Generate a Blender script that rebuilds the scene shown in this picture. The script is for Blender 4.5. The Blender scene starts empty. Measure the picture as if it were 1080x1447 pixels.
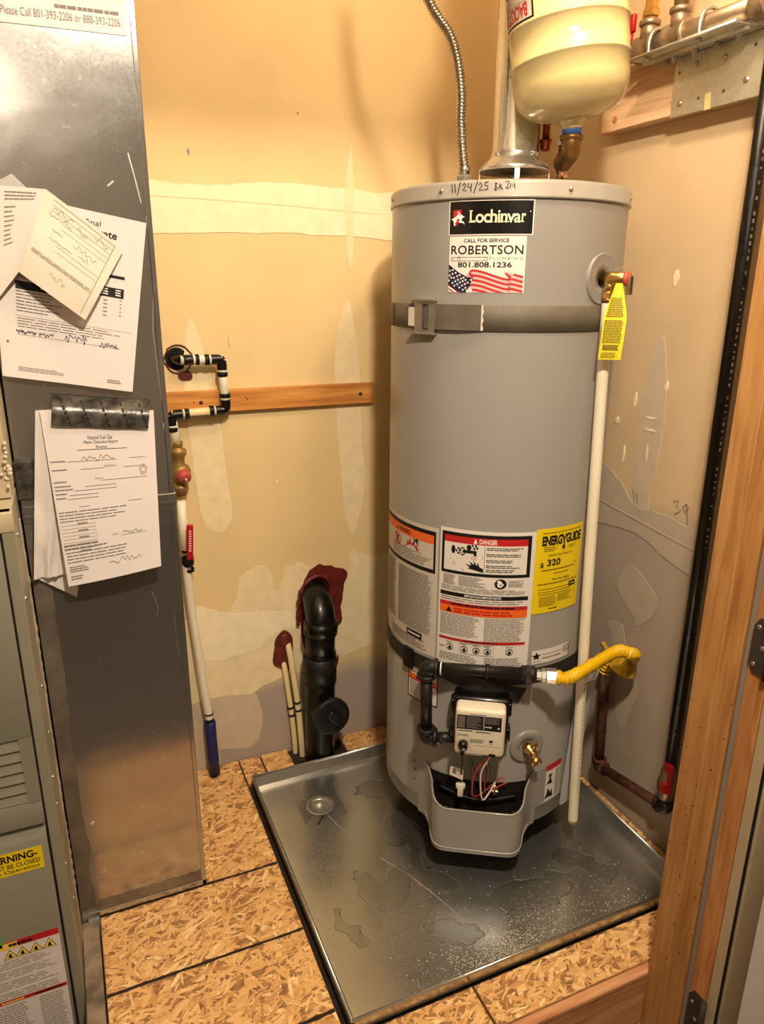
import bpy, bmesh, math, random
from mathutils import Vector, Matrix, noise
random.seed(7)
SC = bpy.context.scene
COL = SC.collection
PI = math.pi
R = math.radians

# ------------------------------------------------------------------ camera, world, lights, exposure
cam_d = bpy.data.cameras.new('camera')
cam = bpy.data.objects.new('camera', cam_d)
COL.objects.link(cam)
_r, _d, _f = (0.916836, -0.399201, 0.007051), (-0.114201, -0.279124, -0.95344), (0.382583, 0.873343, -0.3015)
cam.matrix_world = Matrix(((_r[0], -_d[0], -_f[0], 0.0), (_r[1], -_d[1], -_f[1], 0.0), (_r[2], -_d[2], -_f[2], 1.39), (0, 0, 0, 1)))
cam_d.sensor_fit = 'HORIZONTAL'
cam_d.sensor_width = 36.0
cam_d.lens = 34.298
cam_d.clip_start = 0.02
SC.camera = cam

world = bpy.data.worlds.new('world')
SC.world = world
world.use_nodes = True
world.node_tree.nodes['Background'].inputs[0].default_value = (1.0, 0.9, 0.78, 1)
world.node_tree.nodes['Background'].inputs[1].default_value = 0.15


def area_light(name, loc, target, size, power, col):
    l = bpy.data.lights.new(name, 'AREA')
    l.shape = 'DISK'; l.size = size; l.energy = power; l.color = col
    o = bpy.data.objects.new(name, l); COL.objects.link(o)
    o.location = loc
    o.rotation_euler = (Vector(target) - Vector(loc)).to_track_quat('-Z', 'Y').to_euler()
    return o


def bulb_light(name, loc, radius, power, col):
    l = bpy.data.lights.new(name, 'POINT')
    l.shadow_soft_size = radius; l.energy = power; l.color = col
    o = bpy.data.objects.new(name, l); COL.objects.link(o)
    o.location = loc
    return o


WARM = (1.0, 0.85, 0.66)
area_light('hall_ceiling_lamp', (0.30, 0.12, 2.34), (0.55, 1.0, 0.3), 0.12, 36, WARM)
bulb_light('closet_bulb', (0.80, 0.96, 2.28), 0.05, 17, (1.0, 0.82, 0.60))
bulb_light('hall_far_lamp', (-0.35, -1.60, 2.30), 0.09, 13, WARM)

SC.view_settings.view_transform = 'Standard'
SC.view_settings.look = 'None'
SC.view_settings.gamma = 1.0
SC.view_settings.use_curve_mapping = False
SC.view_settings.exposure = 0.22

# ------------------------------------------------------------------ materials


def lin(c):
    return tuple((x / 12.92 if x <= 0.04045 else ((x + 0.055) / 1.055) ** 2.4) for x in c)


MATS = {}


def M(name, col, rough=0.5, metal=0.0, var=0.0, vscale=12.0, bump=0.0, bscale=150.0, col2=None, stretch=(1, 1, 1),
      spec=0.5, rvar=0.0, coat=0.0, trans=0.0, ior=1.45, mixpos=(0.35, 0.65), sss=0.0):
    m = bpy.data.materials.new(name)
    m.use_nodes = True
    nt = m.node_tree
    bs = nt.nodes['Principled BSDF']
    c = lin(col)
    bs.inputs['Base Color'].default_value = (*c, 1)
    bs.inputs['Roughness'].default_value = rough
    bs.inputs['Metallic'].default_value = metal
    bs.inputs['Specular IOR Level'].default_value = spec
    bs.inputs['IOR'].default_value = ior
    bs.inputs['Coat Weight'].default_value = coat
    bs.inputs['Coat Roughness'].default_value = 0.08
    bs.inputs['Transmission Weight'].default_value = trans
    if var > 0 or col2 is not None or bump > 0 or rvar > 0:
        tc = nt.nodes.new('ShaderNodeTexCoord')
        mp = nt.nodes.new('ShaderNodeMapping')
        mp.inputs['Scale'].default_value = stretch
        nt.links.new(tc.outputs['Object'], mp.inputs['Vector'])
        if var > 0 or col2 is not None:
            n = nt.nodes.new('ShaderNodeTexNoise')
            n.inputs['Scale'].default_value = vscale
            n.inputs['Detail'].default_value = 6
            nt.links.new(mp.outputs['Vector'], n.inputs['Vector'])
            rp = nt.nodes.new('ShaderNodeValToRGB')
            rp.color_ramp.elements[0].position = mixpos[0]
            rp.color_ramp.elements[1].position = mixpos[1]
            a = tuple(max(0, x * (1 - var)) for x in c)
            b = lin(col2) if col2 is not None else tuple(min(1, x * (1 + var)) for x in c)
            if col2 is not None:
                a = c
            rp.color_ramp.elements[0].color = (*a, 1)
            rp.color_ramp.elements[1].color = (*b, 1)
            nt.links.new(n.outputs['Fac'], rp.inputs['Fac'])
            nt.links.new(rp.outputs['Color'], bs.inputs['Base Color'])
        if rvar > 0:
            n3 = nt.nodes.new('ShaderNodeTexNoise')
            n3.inputs['Scale'].default_value = vscale * 1.7
            n3.inputs['Detail'].default_value = 5
            nt.links.new(mp.outputs['Vector'], n3.inputs['Vector'])
            mr = nt.nodes.new('ShaderNodeMapRange')
            mr.inputs['To Min'].default_value = max(0.02, rough - rvar)
            mr.inputs['To Max'].default_value = rough + rvar
            mr.inputs['From Min'].default_value = 0.3
            mr.inputs['From Max'].default_value = 0.7
            nt.links.new(n3.outputs['Fac'], mr.inputs['Value'])
            nt.links.new(mr.outputs['Result'], bs.inputs['Roughness'])
        if bump > 0:
            n2 = nt.nodes.new('ShaderNodeTexNoise')
            n2.inputs['Scale'].default_value = bscale
            n2.inputs['Detail'].default_value = 4
            nt.links.new(mp.outputs['Vector'], n2.inputs['Vector'])
            bp = nt.nodes.new('ShaderNodeBump')
            bp.inputs['Strength'].default_value = bump
            bp.inputs['Distance'].default_value = 0.002
            nt.links.new(n2.outputs['Fac'], bp.inputs['Height'])
            nt.links.new(bp.outputs['Normal'], bs.inputs['Normal'])
    MATS[name] = m
    return m


def galvanized(name, c1, c2, rough, rvar, scale, speck=0.0, speck_col=(0.8, 0.8, 0.78), aniso=0.0, dent=0.10):
    """zinc-coated sheet: spangle cells in tone and gloss, faint dents, pale specks of wear"""
    m = bpy.data.materials.new(name); m.use_nodes = True
    nt = m.node_tree; L = nt.links; N = nt.nodes
    bs = N['Principled BSDF']
    tc = N.new('ShaderNodeTexCoord')
    vo = N.new('ShaderNodeTexVoronoi'); vo.inputs['Scale'].default_value = scale
    L.new(tc.outputs['Object'], vo.inputs['Vector'])
    no = N.new('ShaderNodeTexNoise'); no.inputs['Scale'].default_value = 4; no.inputs['Detail'].default_value = 8
    L.new(tc.outputs['Object'], no.inputs['Vector'])
    sep = N.new('ShaderNodeSeparateColor'); L.new(vo.outputs['Color'], sep.inputs['Color'])
    ad = N.new('ShaderNodeMath'); ad.operation = 'MULTIPLY_ADD'
    ad.inputs[1].default_value = 0.35
    L.new(sep.outputs[0], ad.inputs[0]); L.new(no.outputs['Fac'], ad.inputs[2])
    rp = N.new('ShaderNodeValToRGB')
    rp.color_ramp.elements[0].position = 0.45; rp.color_ramp.elements[1].position = 0.9
    rp.color_ramp.elements[0].color = (*lin(c1), 1); rp.color_ramp.elements[1].color = (*lin(c2), 1)
    L.new(ad.outputs[0], rp.inputs['Fac'])
    out = rp.outputs['Color']
    if speck > 0:
        n4 = N.new('ShaderNodeTexNoise'); n4.inputs['Scale'].default_value = 70; n4.inputs['Detail'].default_value = 3
        L.new(tc.outputs['Object'], n4.inputs['Vector'])
        r4 = N.new('ShaderNodeValToRGB')
        r4.color_ramp.elements[0].position = 0.70 - speck; r4.color_ramp.elements[1].position = 0.76 - speck
        L.new(n4.outputs['Fac'], r4.inputs['Fac'])
        mx = N.new('ShaderNodeMix'); mx.data_type = 'RGBA'
        L.new(r4.outputs['Color'], mx.inputs['Factor']); L.new(out, mx.inputs[6])
        mx.inputs[7].default_value = (*lin(speck_col), 1)
        out = mx.outputs[2]
    L.new(out, bs.inputs['Base Color'])
    bs.inputs['Metallic'].default_value = 0.92
    if aniso > 0:      # rolled sheet: the gloss spreads across the rolling direction
        bs.inputs['Anisotropic'].default_value = aniso
        cx = N.new('ShaderNodeCombineXYZ'); cx.inputs[0].default_value = 1.0
        L.new(cx.outputs[0], bs.inputs['Tangent'])
    mr = N.new('ShaderNodeMapRange')
    mr.inputs['From Min'].default_value = 0.35; mr.inputs['From Max'].default_value = 0.75
    mr.inputs['To Min'].default_value = max(0.03, rough - rvar); mr.inputs['To Max'].default_value = rough + rvar
    L.new(ad.outputs[0], mr.inputs['Value']); L.new(mr.outputs['Result'], bs.inputs['Roughness'])
    n2 = N.new('ShaderNodeTexNoise'); n2.inputs['Scale'].default_value = 9; n2.inputs['Detail'].default_value = 2
    L.new(tc.outputs['Object'], n2.inputs['Vector'])
    bp = N.new('ShaderNodeBump'); bp.inputs['Strength'].default_value = dent; bp.inputs['Distance'].default_value = 0.02
    L.new(n2.outputs['Fac'], bp.inputs['Height']); L.new(bp.outputs['Normal'], bs.inputs['Normal'])
    MATS[name] = m
    return m


def wood(name, c1, c2, c3, axis='Z', scale=10, rough=0.6, knots=False):
    """sawn softwood: stretched grain along AXIS, fine saw lines"""
    m = bpy.data.materials.new(name); m.use_nodes = True
    nt = m.node_tree; L = nt.links; N = nt.nodes
    bs = N['Principled BSDF']
    tc = N.new('ShaderNodeTexCoord'); mp = N.new('ShaderNodeMapping')
    s = {'X': (0.08, 1, 1), 'Y': (1, 0.08, 1), 'Z': (1, 1, 0.08)}[axis]
    mp.inputs['Scale'].default_value = s
    L.new(tc.outputs['Object'], mp.inputs['Vector'])
    no = N.new('ShaderNodeTexNoise'); no.inputs['Scale'].default_value = scale * 6; no.inputs['Detail'].default_value = 8
    no.inputs['Distortion'].default_value = 0.6
    L.new(mp.outputs['Vector'], no.inputs['Vector'])
    rp = N.new('ShaderNodeValToRGB')
    rp.color_ramp.elements[0].position = 0.3; rp.color_ramp.elements[0].color = (*lin(c1), 1)
    rp.color_ramp.elements[1].position = 0.72; rp.color_ramp.elements[1].color = (*lin(c3), 1)
    e = rp.color_ramp.elements.new(0.5); e.color = (*lin(c2), 1)
    L.new(no.outputs['Fac'], rp.inputs['Fac'])
    n2 = N.new('ShaderNodeTexNoise'); n2.inputs['Scale'].default_value = 3; n2.inputs['Detail'].default_value = 3
    L.new(mp.outputs['Vector'], n2.inputs['Vector'])
    hs = N.new('ShaderNodeHueSaturation')
    mr = N.new('ShaderNodeMapRange'); mr.inputs['To Min'].default_value = 0.78; mr.inputs['To Max'].default_value = 1.2
    mr.inputs['From Min'].default_value = 0.3; mr.inputs['From Max'].default_value = 0.7
    L.new(n2.outputs['Fac'], mr.inputs['Value']); L.new(mr.outputs['Result'], hs.inputs['Value'])
    L.new(rp.outputs['Color'], hs.inputs['Color'])
    L.new(hs.outputs['Color'], bs.inputs['Base Color'])
    bs.inputs['Roughness'].default_value = rough
    bp = N.new('ShaderNodeBump'); bp.inputs['Strength'].default_value = 0.25; bp.inputs['Distance'].default_value = 0.002
    L.new(no.outputs['Fac'], bp.inputs['Height']); L.new(bp.outputs['Normal'], bs.inputs['Normal'])
    MATS[name] = m
    return m


def flake_material():
    """wood strands of the sheathing board: tone per strand from the face attribute, grain from its uv"""
    m = bpy.data.materials.new('wood_strand'); m.use_nodes = True
    nt = m.node_tree; L = nt.links; N = nt.nodes
    bs = N['Principled BSDF']
    at = N.new('ShaderNodeAttribute'); at.attribute_name = 'tone'
    uv = N.new('ShaderNodeUVMap'); mp = N.new('ShaderNodeMapping')
    mp.inputs['Scale'].default_value = (25, 420, 1)
    L.new(uv.outputs['UV'], mp.inputs['Vector'])
    no = N.new('ShaderNodeTexNoise'); no.inputs['Scale'].default_value = 1.0; no.inputs['Detail'].default_value = 4
    L.new(mp.outputs['Vector'], no.inputs['Vector'])
    ad = N.new('ShaderNodeMath'); ad.operation = 'MULTIPLY_ADD'; ad.inputs[1].default_value = 0.45
    L.new(no.outputs['Fac'], ad.inputs[0]); L.new(at.outputs['Fac'], ad.inputs[2])
    rp = N.new('ShaderNodeValToRGB')
    els = [(0.10, (0.46, 0.29, 0.14)), (0.30, (0.71, 0.50, 0.28)), (0.55, (0.84, 0.635, 0.385)), (0.8, (0.90, 0.72, 0.47)), (1.15, (0.94, 0.81, 0.58))]
    rp.color_ramp.elements[0].position = els[0][0]; rp.color_ramp.elements[0].color = (*lin(els[0][1]), 1)
    rp.color_ramp.elements[1].position = 1.0; rp.color_ramp.elements[1].color = (*lin(els[4][1]), 1)
    for p, c in els[1:4]:
        e = rp.color_ramp.elements.new(p); e.color = (*lin(c), 1)
    L.new(ad.outputs[0], rp.inputs['Fac'])
    L.new(rp.outputs['Color'], bs.inputs['Base Color'])
    bs.inputs['Roughness'].default_value = 0.55
    MATS['wood_strand'] = m


def drywall(name, base, low, zmid, zsoft, grey=0.5):
    """bare gypsum board face paper: tan paper that turns to a greyer sheet below zmid; mottled, smudged"""
    m = bpy.data.materials.new(name); m.use_nodes = True
    nt = m.node_tree; L = nt.links; N = nt.nodes
    bs = N['Principled BSDF']
    tc = N.new('ShaderNodeTexCoord')
    sp = N.new('ShaderNodeSeparateXYZ'); L.new(tc.outputs['Object'], sp.inputs[0])
    no = N.new('ShaderNodeTexNoise'); no.inputs['Scale'].default_value = 5; no.inputs['Detail'].default_value = 7
    L.new(tc.outputs['Object'], no.inputs['Vector'])
    ad = N.new('ShaderNodeMath'); ad.operation = 'MULTIPLY_ADD'; ad.inputs[1].default_value = zsoft
    L.new(no.outputs['Fac'], ad.inputs[0]); L.new(sp.outputs['Z'], ad.inputs[2])
    mr = N.new('ShaderNodeMapRange'); mr.inputs['From Min'].default_value = zmid + zsoft * 0.5 - 0.03
    mr.inputs['From Max'].default_value = zmid + zsoft * 0.5 + 0.03
    L.new(ad.outputs[0], mr.inputs['Value'])
    mx = N.new('ShaderNodeMix'); mx.data_type = 'RGBA'
    L.new(mr.outputs['Result'], mx.inputs['Factor'])
    mx.inputs[6].default_value = (*lin(low), 1); mx.inputs[7].default_value = (*lin(base), 1)
    hs = N.new('ShaderNodeHueSaturation')
    m2 = N.new('ShaderNodeMapRange'); m2.inputs['From Min'].default_value = 0.3; m2.inputs['From Max'].default_value = 0.7
    m2.inputs['To Min'].default_value = 0.94; m2.inputs['To Max'].default_value = 1.05
    L.new(no.outputs['Fac'], m2.inputs['Value']); L.new(m2.outputs['Result'], hs.inputs['Value'])
    L.new(mx.outputs[2], hs.inputs['Color']); L.new(hs.outputs['Color'], bs.inputs['Base Color'])
    bs.inputs['Roughness'].default_value = 0.75
    n2 = N.new('ShaderNodeTexNoise'); n2.inputs['Scale'].default_value = 60; n2.inputs['Detail'].default_value = 5
    L.new(tc.outputs['Object'], n2.inputs['Vector'])
    bp = N.new('ShaderNodeBump'); bp.inputs['Strength'].default_value = 0.08; bp.inputs['Distance'].default_value = 0.003
    L.new(n2.outputs['Fac'], bp.inputs['Height']); L.new(bp.outputs['Normal'], bs.inputs['Normal'])
    MATS[name] = m


drywall('drywall_paper', (0.87, 0.765, 0.56), (0.66, 0.60, 0.55), 0.235, 0.10)
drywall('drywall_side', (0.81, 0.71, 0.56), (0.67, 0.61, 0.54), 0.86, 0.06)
M('joint_compound', (0.93, 0.87, 0.73), 0.8, var=0.05, vscale=25, bump=0.35, bscale=40)
M('joint_compound_thin', (0.90, 0.825, 0.66), 0.8, var=0.05, vscale=25, bump=0.2, bscale=40)
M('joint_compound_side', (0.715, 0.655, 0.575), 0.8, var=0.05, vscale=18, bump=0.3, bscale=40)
M('joint_compound_grey', (0.78, 0.71, 0.61), 0.8, var=0.05, vscale=18, bump=0.3, bscale=40)
M('white_paint', (0.92, 0.87, 0.83), 0.6, var=0.03)
M('hall_paint', (0.80, 0.75, 0.68), 0.8)
M('hall_floor', (0.25, 0.21, 0.17), 0.6, var=0.15)
M('ceiling_paint', (0.86, 0.82, 0.75), 0.85)
flake_material()
M('osb_edge', (0.62, 0.45, 0.27), 0.8, var=0.3, vscale=60)
M('subfloor_dark', (0.17, 0.125, 0.08), 0.9, var=0.4, vscale=40)
galvanized('pan_steel', (0.76, 0.76, 0.74), (0.81, 0.81, 0.785), 0.22, 0.04, 240, dent=0.03)
galvanized('duct_steel', (0.69, 0.685, 0.675), (0.72, 0.715, 0.705), 0.18, 0.015, 300, 0.03, (0.80, 0.80, 0.78), 0.5, 0.05)
galvanized('bright_steel', (0.82, 0.82, 0.80), (0.90, 0.90, 0.88), 0.22, 0.05, 200)
galvanized('plate_steel', (0.78, 0.79, 0.76), (0.85, 0.85, 0.81), 0.45, 0.06, 160)
M('tape_grey', (0.50, 0.46, 0.41), 0.45, 0.55, var=0.25, vscale=14, bump=0.4, bscale=60)
wood('cleat_pine', (0.62, 0.38, 0.15), (0.76, 0.50, 0.22), (0.84, 0.60, 0.30), 'X', 10)
wood('block_pine', (0.76, 0.60, 0.44), (0.84, 0.69, 0.53), (0.89, 0.76, 0.61), 'Y', 14)
wood('jamb_pine', (0.63, 0.43, 0.22), (0.72, 0.51, 0.28), (0.78, 0.58, 0.35), 'Z', 12)
wood('jamb_fir', (0.60, 0.38, 0.19), (0.69, 0.46, 0.25), (0.76, 0.54, 0.32), 'Z', 16)
wood('riser_fir', (0.66, 0.42, 0.27), (0.77, 0.54, 0.37), (0.84, 0.64, 0.46), 'X', 9)
M('casing_paint', (0.68, 0.60, 0.48), 0.5, var=0.05)
M('gasket_grey', (0.52, 0.47, 0.43), 0.7)
M('dark_gap', (0.03, 0.025, 0.02), 0.9)
M('bronze', (0.30, 0.27, 0.23), 0.45, 0.6, var=0.1)
M('tank_enamel', (0.560, 0.542, 0.515), 0.34, var=0.02, vscale=3, coat=0.25)
M('tank_lid', (0.565, 0.540, 0.505), 0.34, coat=0.2)
M('screw_steel', (0.75, 0.73, 0.70), 0.3, 0.9)
M('dark_metal', (0.10, 0.095, 0.09), 0.5, 0.5)
M('strap_grey', (0.37, 0.335, 0.285), 0.6, 0.0, var=0.12, vscale=30, bump=0.15, bscale=200)
M('strap_dark', (0.17, 0.155, 0.14), 0.55, 0.2, var=0.12, vscale=30)
M('strap_fray', (0.80, 0.77, 0.70), 0.7)
M('zinc', (0.72, 0.71, 0.67), 0.34, 0.85, var=0.06, vscale=40)
M('chrome', (0.86, 0.85, 0.83), 0.16, 1.0)
M('brass', (0.84, 0.70, 0.42), 0.28, 1.0, var=0.1, vscale=30)
M('brass_old', (0.50, 0.37, 0.20), 0.42, 0.85, var=0.25, vscale=40)
M('brass_tan', (0.62, 0.49, 0.28), 0.5, 0.5, var=0.15, vscale=40)
M('copper', (0.62, 0.32, 0.18), 0.32, 0.95, var=0.25, vscale=60)
M('copper_bright', (0.85, 0.66, 0.50), 0.22, 0.95, var=0.15, vscale=60)
M('blue_plastic', (0.22, 0.36, 0.62), 0.45)
M('blue_sleeve', (0.09, 0.10, 0.30), 0.4, var=0.25, vscale=40, col2=(0.16, 0.17, 0.36))
M('teflon', (0.90, 0.90, 0.88), 0.5)
M('stainless', (0.70, 0.66, 0.60), 0.24, 1.0)
M('cream_enamel', (0.775, 0.705, 0.50), 0.2, coat=0.5)
M('black_iron', (0.13, 0.12, 0.11), 0.42, 0.3, var=0.3, vscale=40, bump=0.15, bscale=200)
M('black_abs', (0.035, 0.033, 0.03), 0.33, 0.0, var=0.5, vscale=30, rvar=0.1)
M('abs_dusty', (0.07, 0.065, 0.055), 0.5, 0.0, var=0.5, vscale=50, rvar=0.1)
M('galv_iron', (0.58, 0.50, 0.40), 0.4, 0.75, var=0.2, vscale=30)
M('rusty_iron', (0.17, 0.085, 0.045), 0.75, 0.2, vscale=60, col2=(0.36, 0.19, 0.09), bump=0.4, bscale=250)
M('red_handle', (0.66, 0.07, 0.08), 0.35)
M('red_plastic', (0.70, 0.29, 0.24), 0.45)
M('fire_caulk', (0.38, 0.11, 0.075), 0.55, var=0.3, vscale=40, bump=0.7, bscale=60)
M('white_pvc', (0.90, 0.86, 0.76), 0.35, var=0.03)
M('cream_cpvc', (0.88, 0.80, 0.60), 0.35)
M('white_plastic', (0.87, 0.84, 0.76), 0.35)
M('control_white', (0.87, 0.83, 0.74), 0.4)
M('paper', (0.85, 0.815, 0.80), 0.8, var=0.015, vscale=5, bump=0.1, bscale=15)
M('paper_cream', (0.86, 0.81, 0.74), 0.8, var=0.015, vscale=5, bump=0.1, bscale=15)
M('paper_back', (0.83, 0.80, 0.77), 0.8, var=0.03, vscale=5, bump=0.6, bscale=12)
M('sticker_white', (0.87, 0.84, 0.80), 0.4, coat=0.2)
M('sticker_white_dull', (0.78, 0.74, 0.68), 0.45)
M('sticker_black', (0.035, 0.035, 0.03), 0.25, coat=0.4)
M('sticker_yellow', (0.90, 0.78, 0.08), 0.4, coat=0.2)
M('tag_yellow', (0.93, 0.85, 0.20), 0.45)
M('ink_black', (0.04, 0.035, 0.03), 0.6)
M('ink_grey', (0.48, 0.45, 0.42), 0.7)
M('ink_soft', (0.62, 0.57, 0.53), 0.7)
M('ink_red', (0.72, 0.13, 0.13), 0.5)
M('ink_orange', (0.90, 0.40, 0.12), 0.5)
M('ink_white', (0.93, 0.91, 0.88), 0.5)
M('ink_cream', (0.84, 0.79, 0.68), 0.5)
M('ink_navy', (0.08, 0.09, 0.22), 0.5)
M('ink_pink', (0.92, 0.68, 0.66), 0.5)
M('ink_yellow', (0.93, 0.80, 0.30), 0.5)
M('ink_olive', (0.42, 0.36, 0.06), 0.6)
M('marker', (0.09, 0.07, 0.10), 0.5)
M('foil_black_tape', (0.15, 0.14, 0.13), 0.30, 0.3, vscale=50, col2=(0.36, 0.34, 0.31), bump=0.5, bscale=70)
M('yellow_hose', (0.86, 0.68, 0.05), 0.4, coat=0.1)
M('yellow_sleeve', (0.68, 0.53, 0.06), 0.45, var=0.3, vscale=60)
M('furnace_paint', (0.50, 0.49, 0.43), 0.45, var=0.03, vscale=4)
M('furnace_frame', (0.53, 0.51, 0.43), 0.5, var=0.06)
M('furnace_side', (0.60, 0.56, 0.47), 0.5, var=0.15, vscale=10)
M('coil_case', (0.72, 0.66, 0.54), 0.55, var=0.06)
M('mastic', (0.80, 0.75, 0.65), 0.7, bump=0.5, bscale=90)
M('green_tape', (0.25, 0.72, 0.30), 0.5)
M('wire_red', (0.65, 0.20, 0.17), 0.4)
M('wire_white', (0.86, 0.82, 0.76), 0.4)
M('wire_black', (0.03, 0.03, 0.03), 0.4)
M('wire_grey', (0.45, 0.44, 0.42), 0.4, 0.5)
M('burner_dark', (0.10, 0.06, 0.045), 0.7, var=0.3, vscale=40)
M('pouch_plastic', (0.80, 0.79, 0.78), 0.2, trans=0.3, spec=0.6)
M('masking_tape', (0.78, 0.72, 0.48), 0.6)
M('dust', (0.85, 0.82, 0.74), 0.9)
M('water', (0.97, 0.98, 0.98), 0.02, trans=1.0, ior=1.33)
M('plinth_dirty', (0.38, 0.33, 0.27), 0.8, vscale=25, col2=(0.58, 0.50, 0.41), bump=0.4, bscale=40)

# ------------------------------------------------------------------ object helpers
ROOTS = {}


def props(o, label=None, cat=None, group=None, kind=None):
    if label: o['label'] = label
    if cat: o['category'] = cat
    if group: o['group'] = group
    if kind: o['kind'] = kind
    return o


def thing(name, loc, label=None, cat=None, group=None, kind=None, rz=0.0):
    o = bpy.data.objects.new(name, None)
    o.empty_display_size = 0.05
    COL.objects.link(o)
    o.location = loc
    o.rotation_euler = (0, 0, rz)
    ROOTS[o.name] = (Matrix.Translation(Vector(loc)) @ Matrix.Rotation(rz, 4, 'Z')).inverted()
    return props(o, label, cat, group, kind)


def root_inv(o):
    while o is not None:
        if o.name in ROOTS:
            return ROOTS[o.name]
        o = o.parent
    return Matrix.Identity(4)


class B:
    """collects geometry (world coordinates, optionally placed through frame fr)"""

    def __init__(self, fr=None):
        self.v, self.f, self.mi, self.sm = [], [], [], []
        self.fr = fr

    def add(self, verts, faces, mi=0, smooth=False):
        n = len(self.v)
        for p in verts:
            p = Vector(p)
            self.v.append(self.fr @ p if self.fr else p)
        for f in faces:
            self.f.append([i + n for i in f]); self.mi.append(mi); self.sm.append(smooth)
        return self

    def box(self, x0, x1, y0, y1, z0, z1, mi=0, bev=0.0, seg=2):
        x0, x1 = min(x0, x1), max(x0, x1); y0, y1 = min(y0, y1), max(y0, y1); z0, z1 = min(z0, z1), max(z0, z1)
        if bev <= 0:
            vs = [(x, y, z) for z in (z0, z1) for y in (y0, y1) for x in (x0, x1)]
            fs = [(0, 2, 3, 1), (4, 5, 7, 6), (0, 1, 5, 4), (2, 6, 7, 3), (0, 4, 6, 2), (1, 3, 7, 5)]
            return self.add(vs, fs, mi)
        bm = bmesh.new()
        bmesh.ops.create_cube(bm, size=1)
        for v in bm.verts:
            v.co = Vector(((x0 + x1) / 2 + v.co.x * (x1 - x0), (y0 + y1) / 2 + v.co.y * (y1 - y0), (z0 + z1) / 2 + v.co.z * (z1 - z0)))
        bmesh.ops.bevel(bm, geom=bm.edges[:], offset=bev, segments=seg, affect='EDGES', profile=0.5)
        bm.verts.index_update()
        self.add([v.co.copy() for v in bm.verts], [[v.index for v in f.verts] for f in bm.faces], mi, seg > 1)
        bm.free()
        return self

    def lathe(self, prof, origin=(0, 0, 0), axis=(0, 0, 1), seg=32, mi=0, smooth=True, caps=True):
        """profile [(r, t)] turned about the axis"""
        a = Vector(axis).normalized()
        q = a.to_track_quat('Z', 'Y')
        o = Vector(origin)
        vs, fs = [], []
        for r, t in prof:
            for k in range(seg):
                an = 2 * PI * k / seg
                vs.append(o + q @ Vector((max(r, 1e-5) * math.cos(an), max(r, 1e-5) * math.sin(an), t)))
        for i in range(len(prof) - 1):
            for k in range(seg):
                k2 = (k + 1) % seg
                fs.append((i * seg + k, i * seg + k2, (i + 1) * seg + k2, (i + 1) * seg + k))
        self.add(vs, fs, mi, smooth)
        if caps:
            n = len(self.v) - len(vs)
            if prof[0][0] > 1e-4:
                self.f.append([n + k for k in reversed(range(seg))]); self.mi.append(mi); self.sm.append(False)
            if prof[-1][0] > 1e-4:
                b = n + (len(prof) - 1) * seg
                self.f.append([b + k for k in range(seg)]); self.mi.append(mi); self.sm.append(False)
        return self

    def cyl(self, p0, p1, r, seg=16, mi=0, r2=None, chamf=0.0, smooth=True):
        p0, p1 = Vector(p0), Vector(p1)
        d = (p1 - p0).length
        r2 = r if r2 is None else r2
        if chamf > 0:
            pr = [(r - chamf, 0), (r, chamf), (r2, d - chamf), (r2 - chamf, d)]
        else:
            pr = [(r, 0), (r2, d)]
        return self.lathe(pr, p0, p1 - p0, seg, mi, smooth)

    def tube(self, pts, r, seg=12, mi=0, res=8, caps=True, spline=True, rfun=None):
        pts = [Vector(p) for p in pts]
        if spline and len(pts) > 2:
            pts = catmull(pts, res)
        n = len(pts)
        tan = [(pts[min(i + 1, n - 1)] - pts[max(i - 1, 0)]).normalized() for i in range(n)]
        up = Vector((0, 0, 1)) if abs(tan[0].z) < 0.9 else Vector((1, 0, 0))
        nx = tan[0].cross(up).normalized()
        vs, fs = [], []
        L = 0.0
        for i in range(n):
            if i:
                L += (pts[i] - pts[i - 1]).length
            nx = (nx - tan[i] * nx.dot(tan[i])).normalized()
            ny = tan[i].cross(nx)
            rr = rfun(L, i / (n - 1)) if rfun else (r[i] if isinstance(r, (list, tuple)) else r)
            for k in range(seg):
                a = 2 * PI * k / seg
                vs.append(pts[i] + nx * (rr * math.cos(a)) + ny * (rr * math.sin(a)))
        for i in range(n - 1):
            for k in range(seg):
                k2 = (k + 1) % seg
                fs.append((i * seg + k, i * seg + k2, (i + 1) * seg + k2, (i + 1) * seg + k))
        self.add(vs, fs, mi, True)
        if caps:
            b = len(self.v) - len(vs)
            self.f.append([b + k for k in reversed(range(seg))]); self.mi.append(mi); self.sm.append(False)
            self.f.append([b + (n - 1) * seg + k for k in range(seg)]); self.mi.append(mi); self.sm.append(False)
        return self

    def prism(self, poly, d, mi=0, smooth=False):
        """polygon of 3-d points extruded by vector d"""
        n = len(poly)
        d = Vector(d)
        vs = [Vector(p) for p in poly] + [Vector(p) + d for p in poly]
        fs = [list(range(n))[::-1], [n + i for i in range(n)]]
        for i in range(n):
            j = (i + 1) % n
            fs.append((i, j, n + j, n + i))
        return self.add(vs, fs, mi, smooth)

    def grid(self, fn, nu, nv, mi=0, smooth=True):
        vs = [fn(i / nu, j / nv) for j in range(nv + 1) for i in range(nu + 1)]
        fs = [(j * (nu + 1) + i, j * (nu + 1) + i + 1, (j + 1) * (nu + 1) + i + 1, (j + 1) * (nu + 1) + i) for j in range(nv) for i in range(nu)]
        return self.add(vs, fs, mi, smooth)

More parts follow.
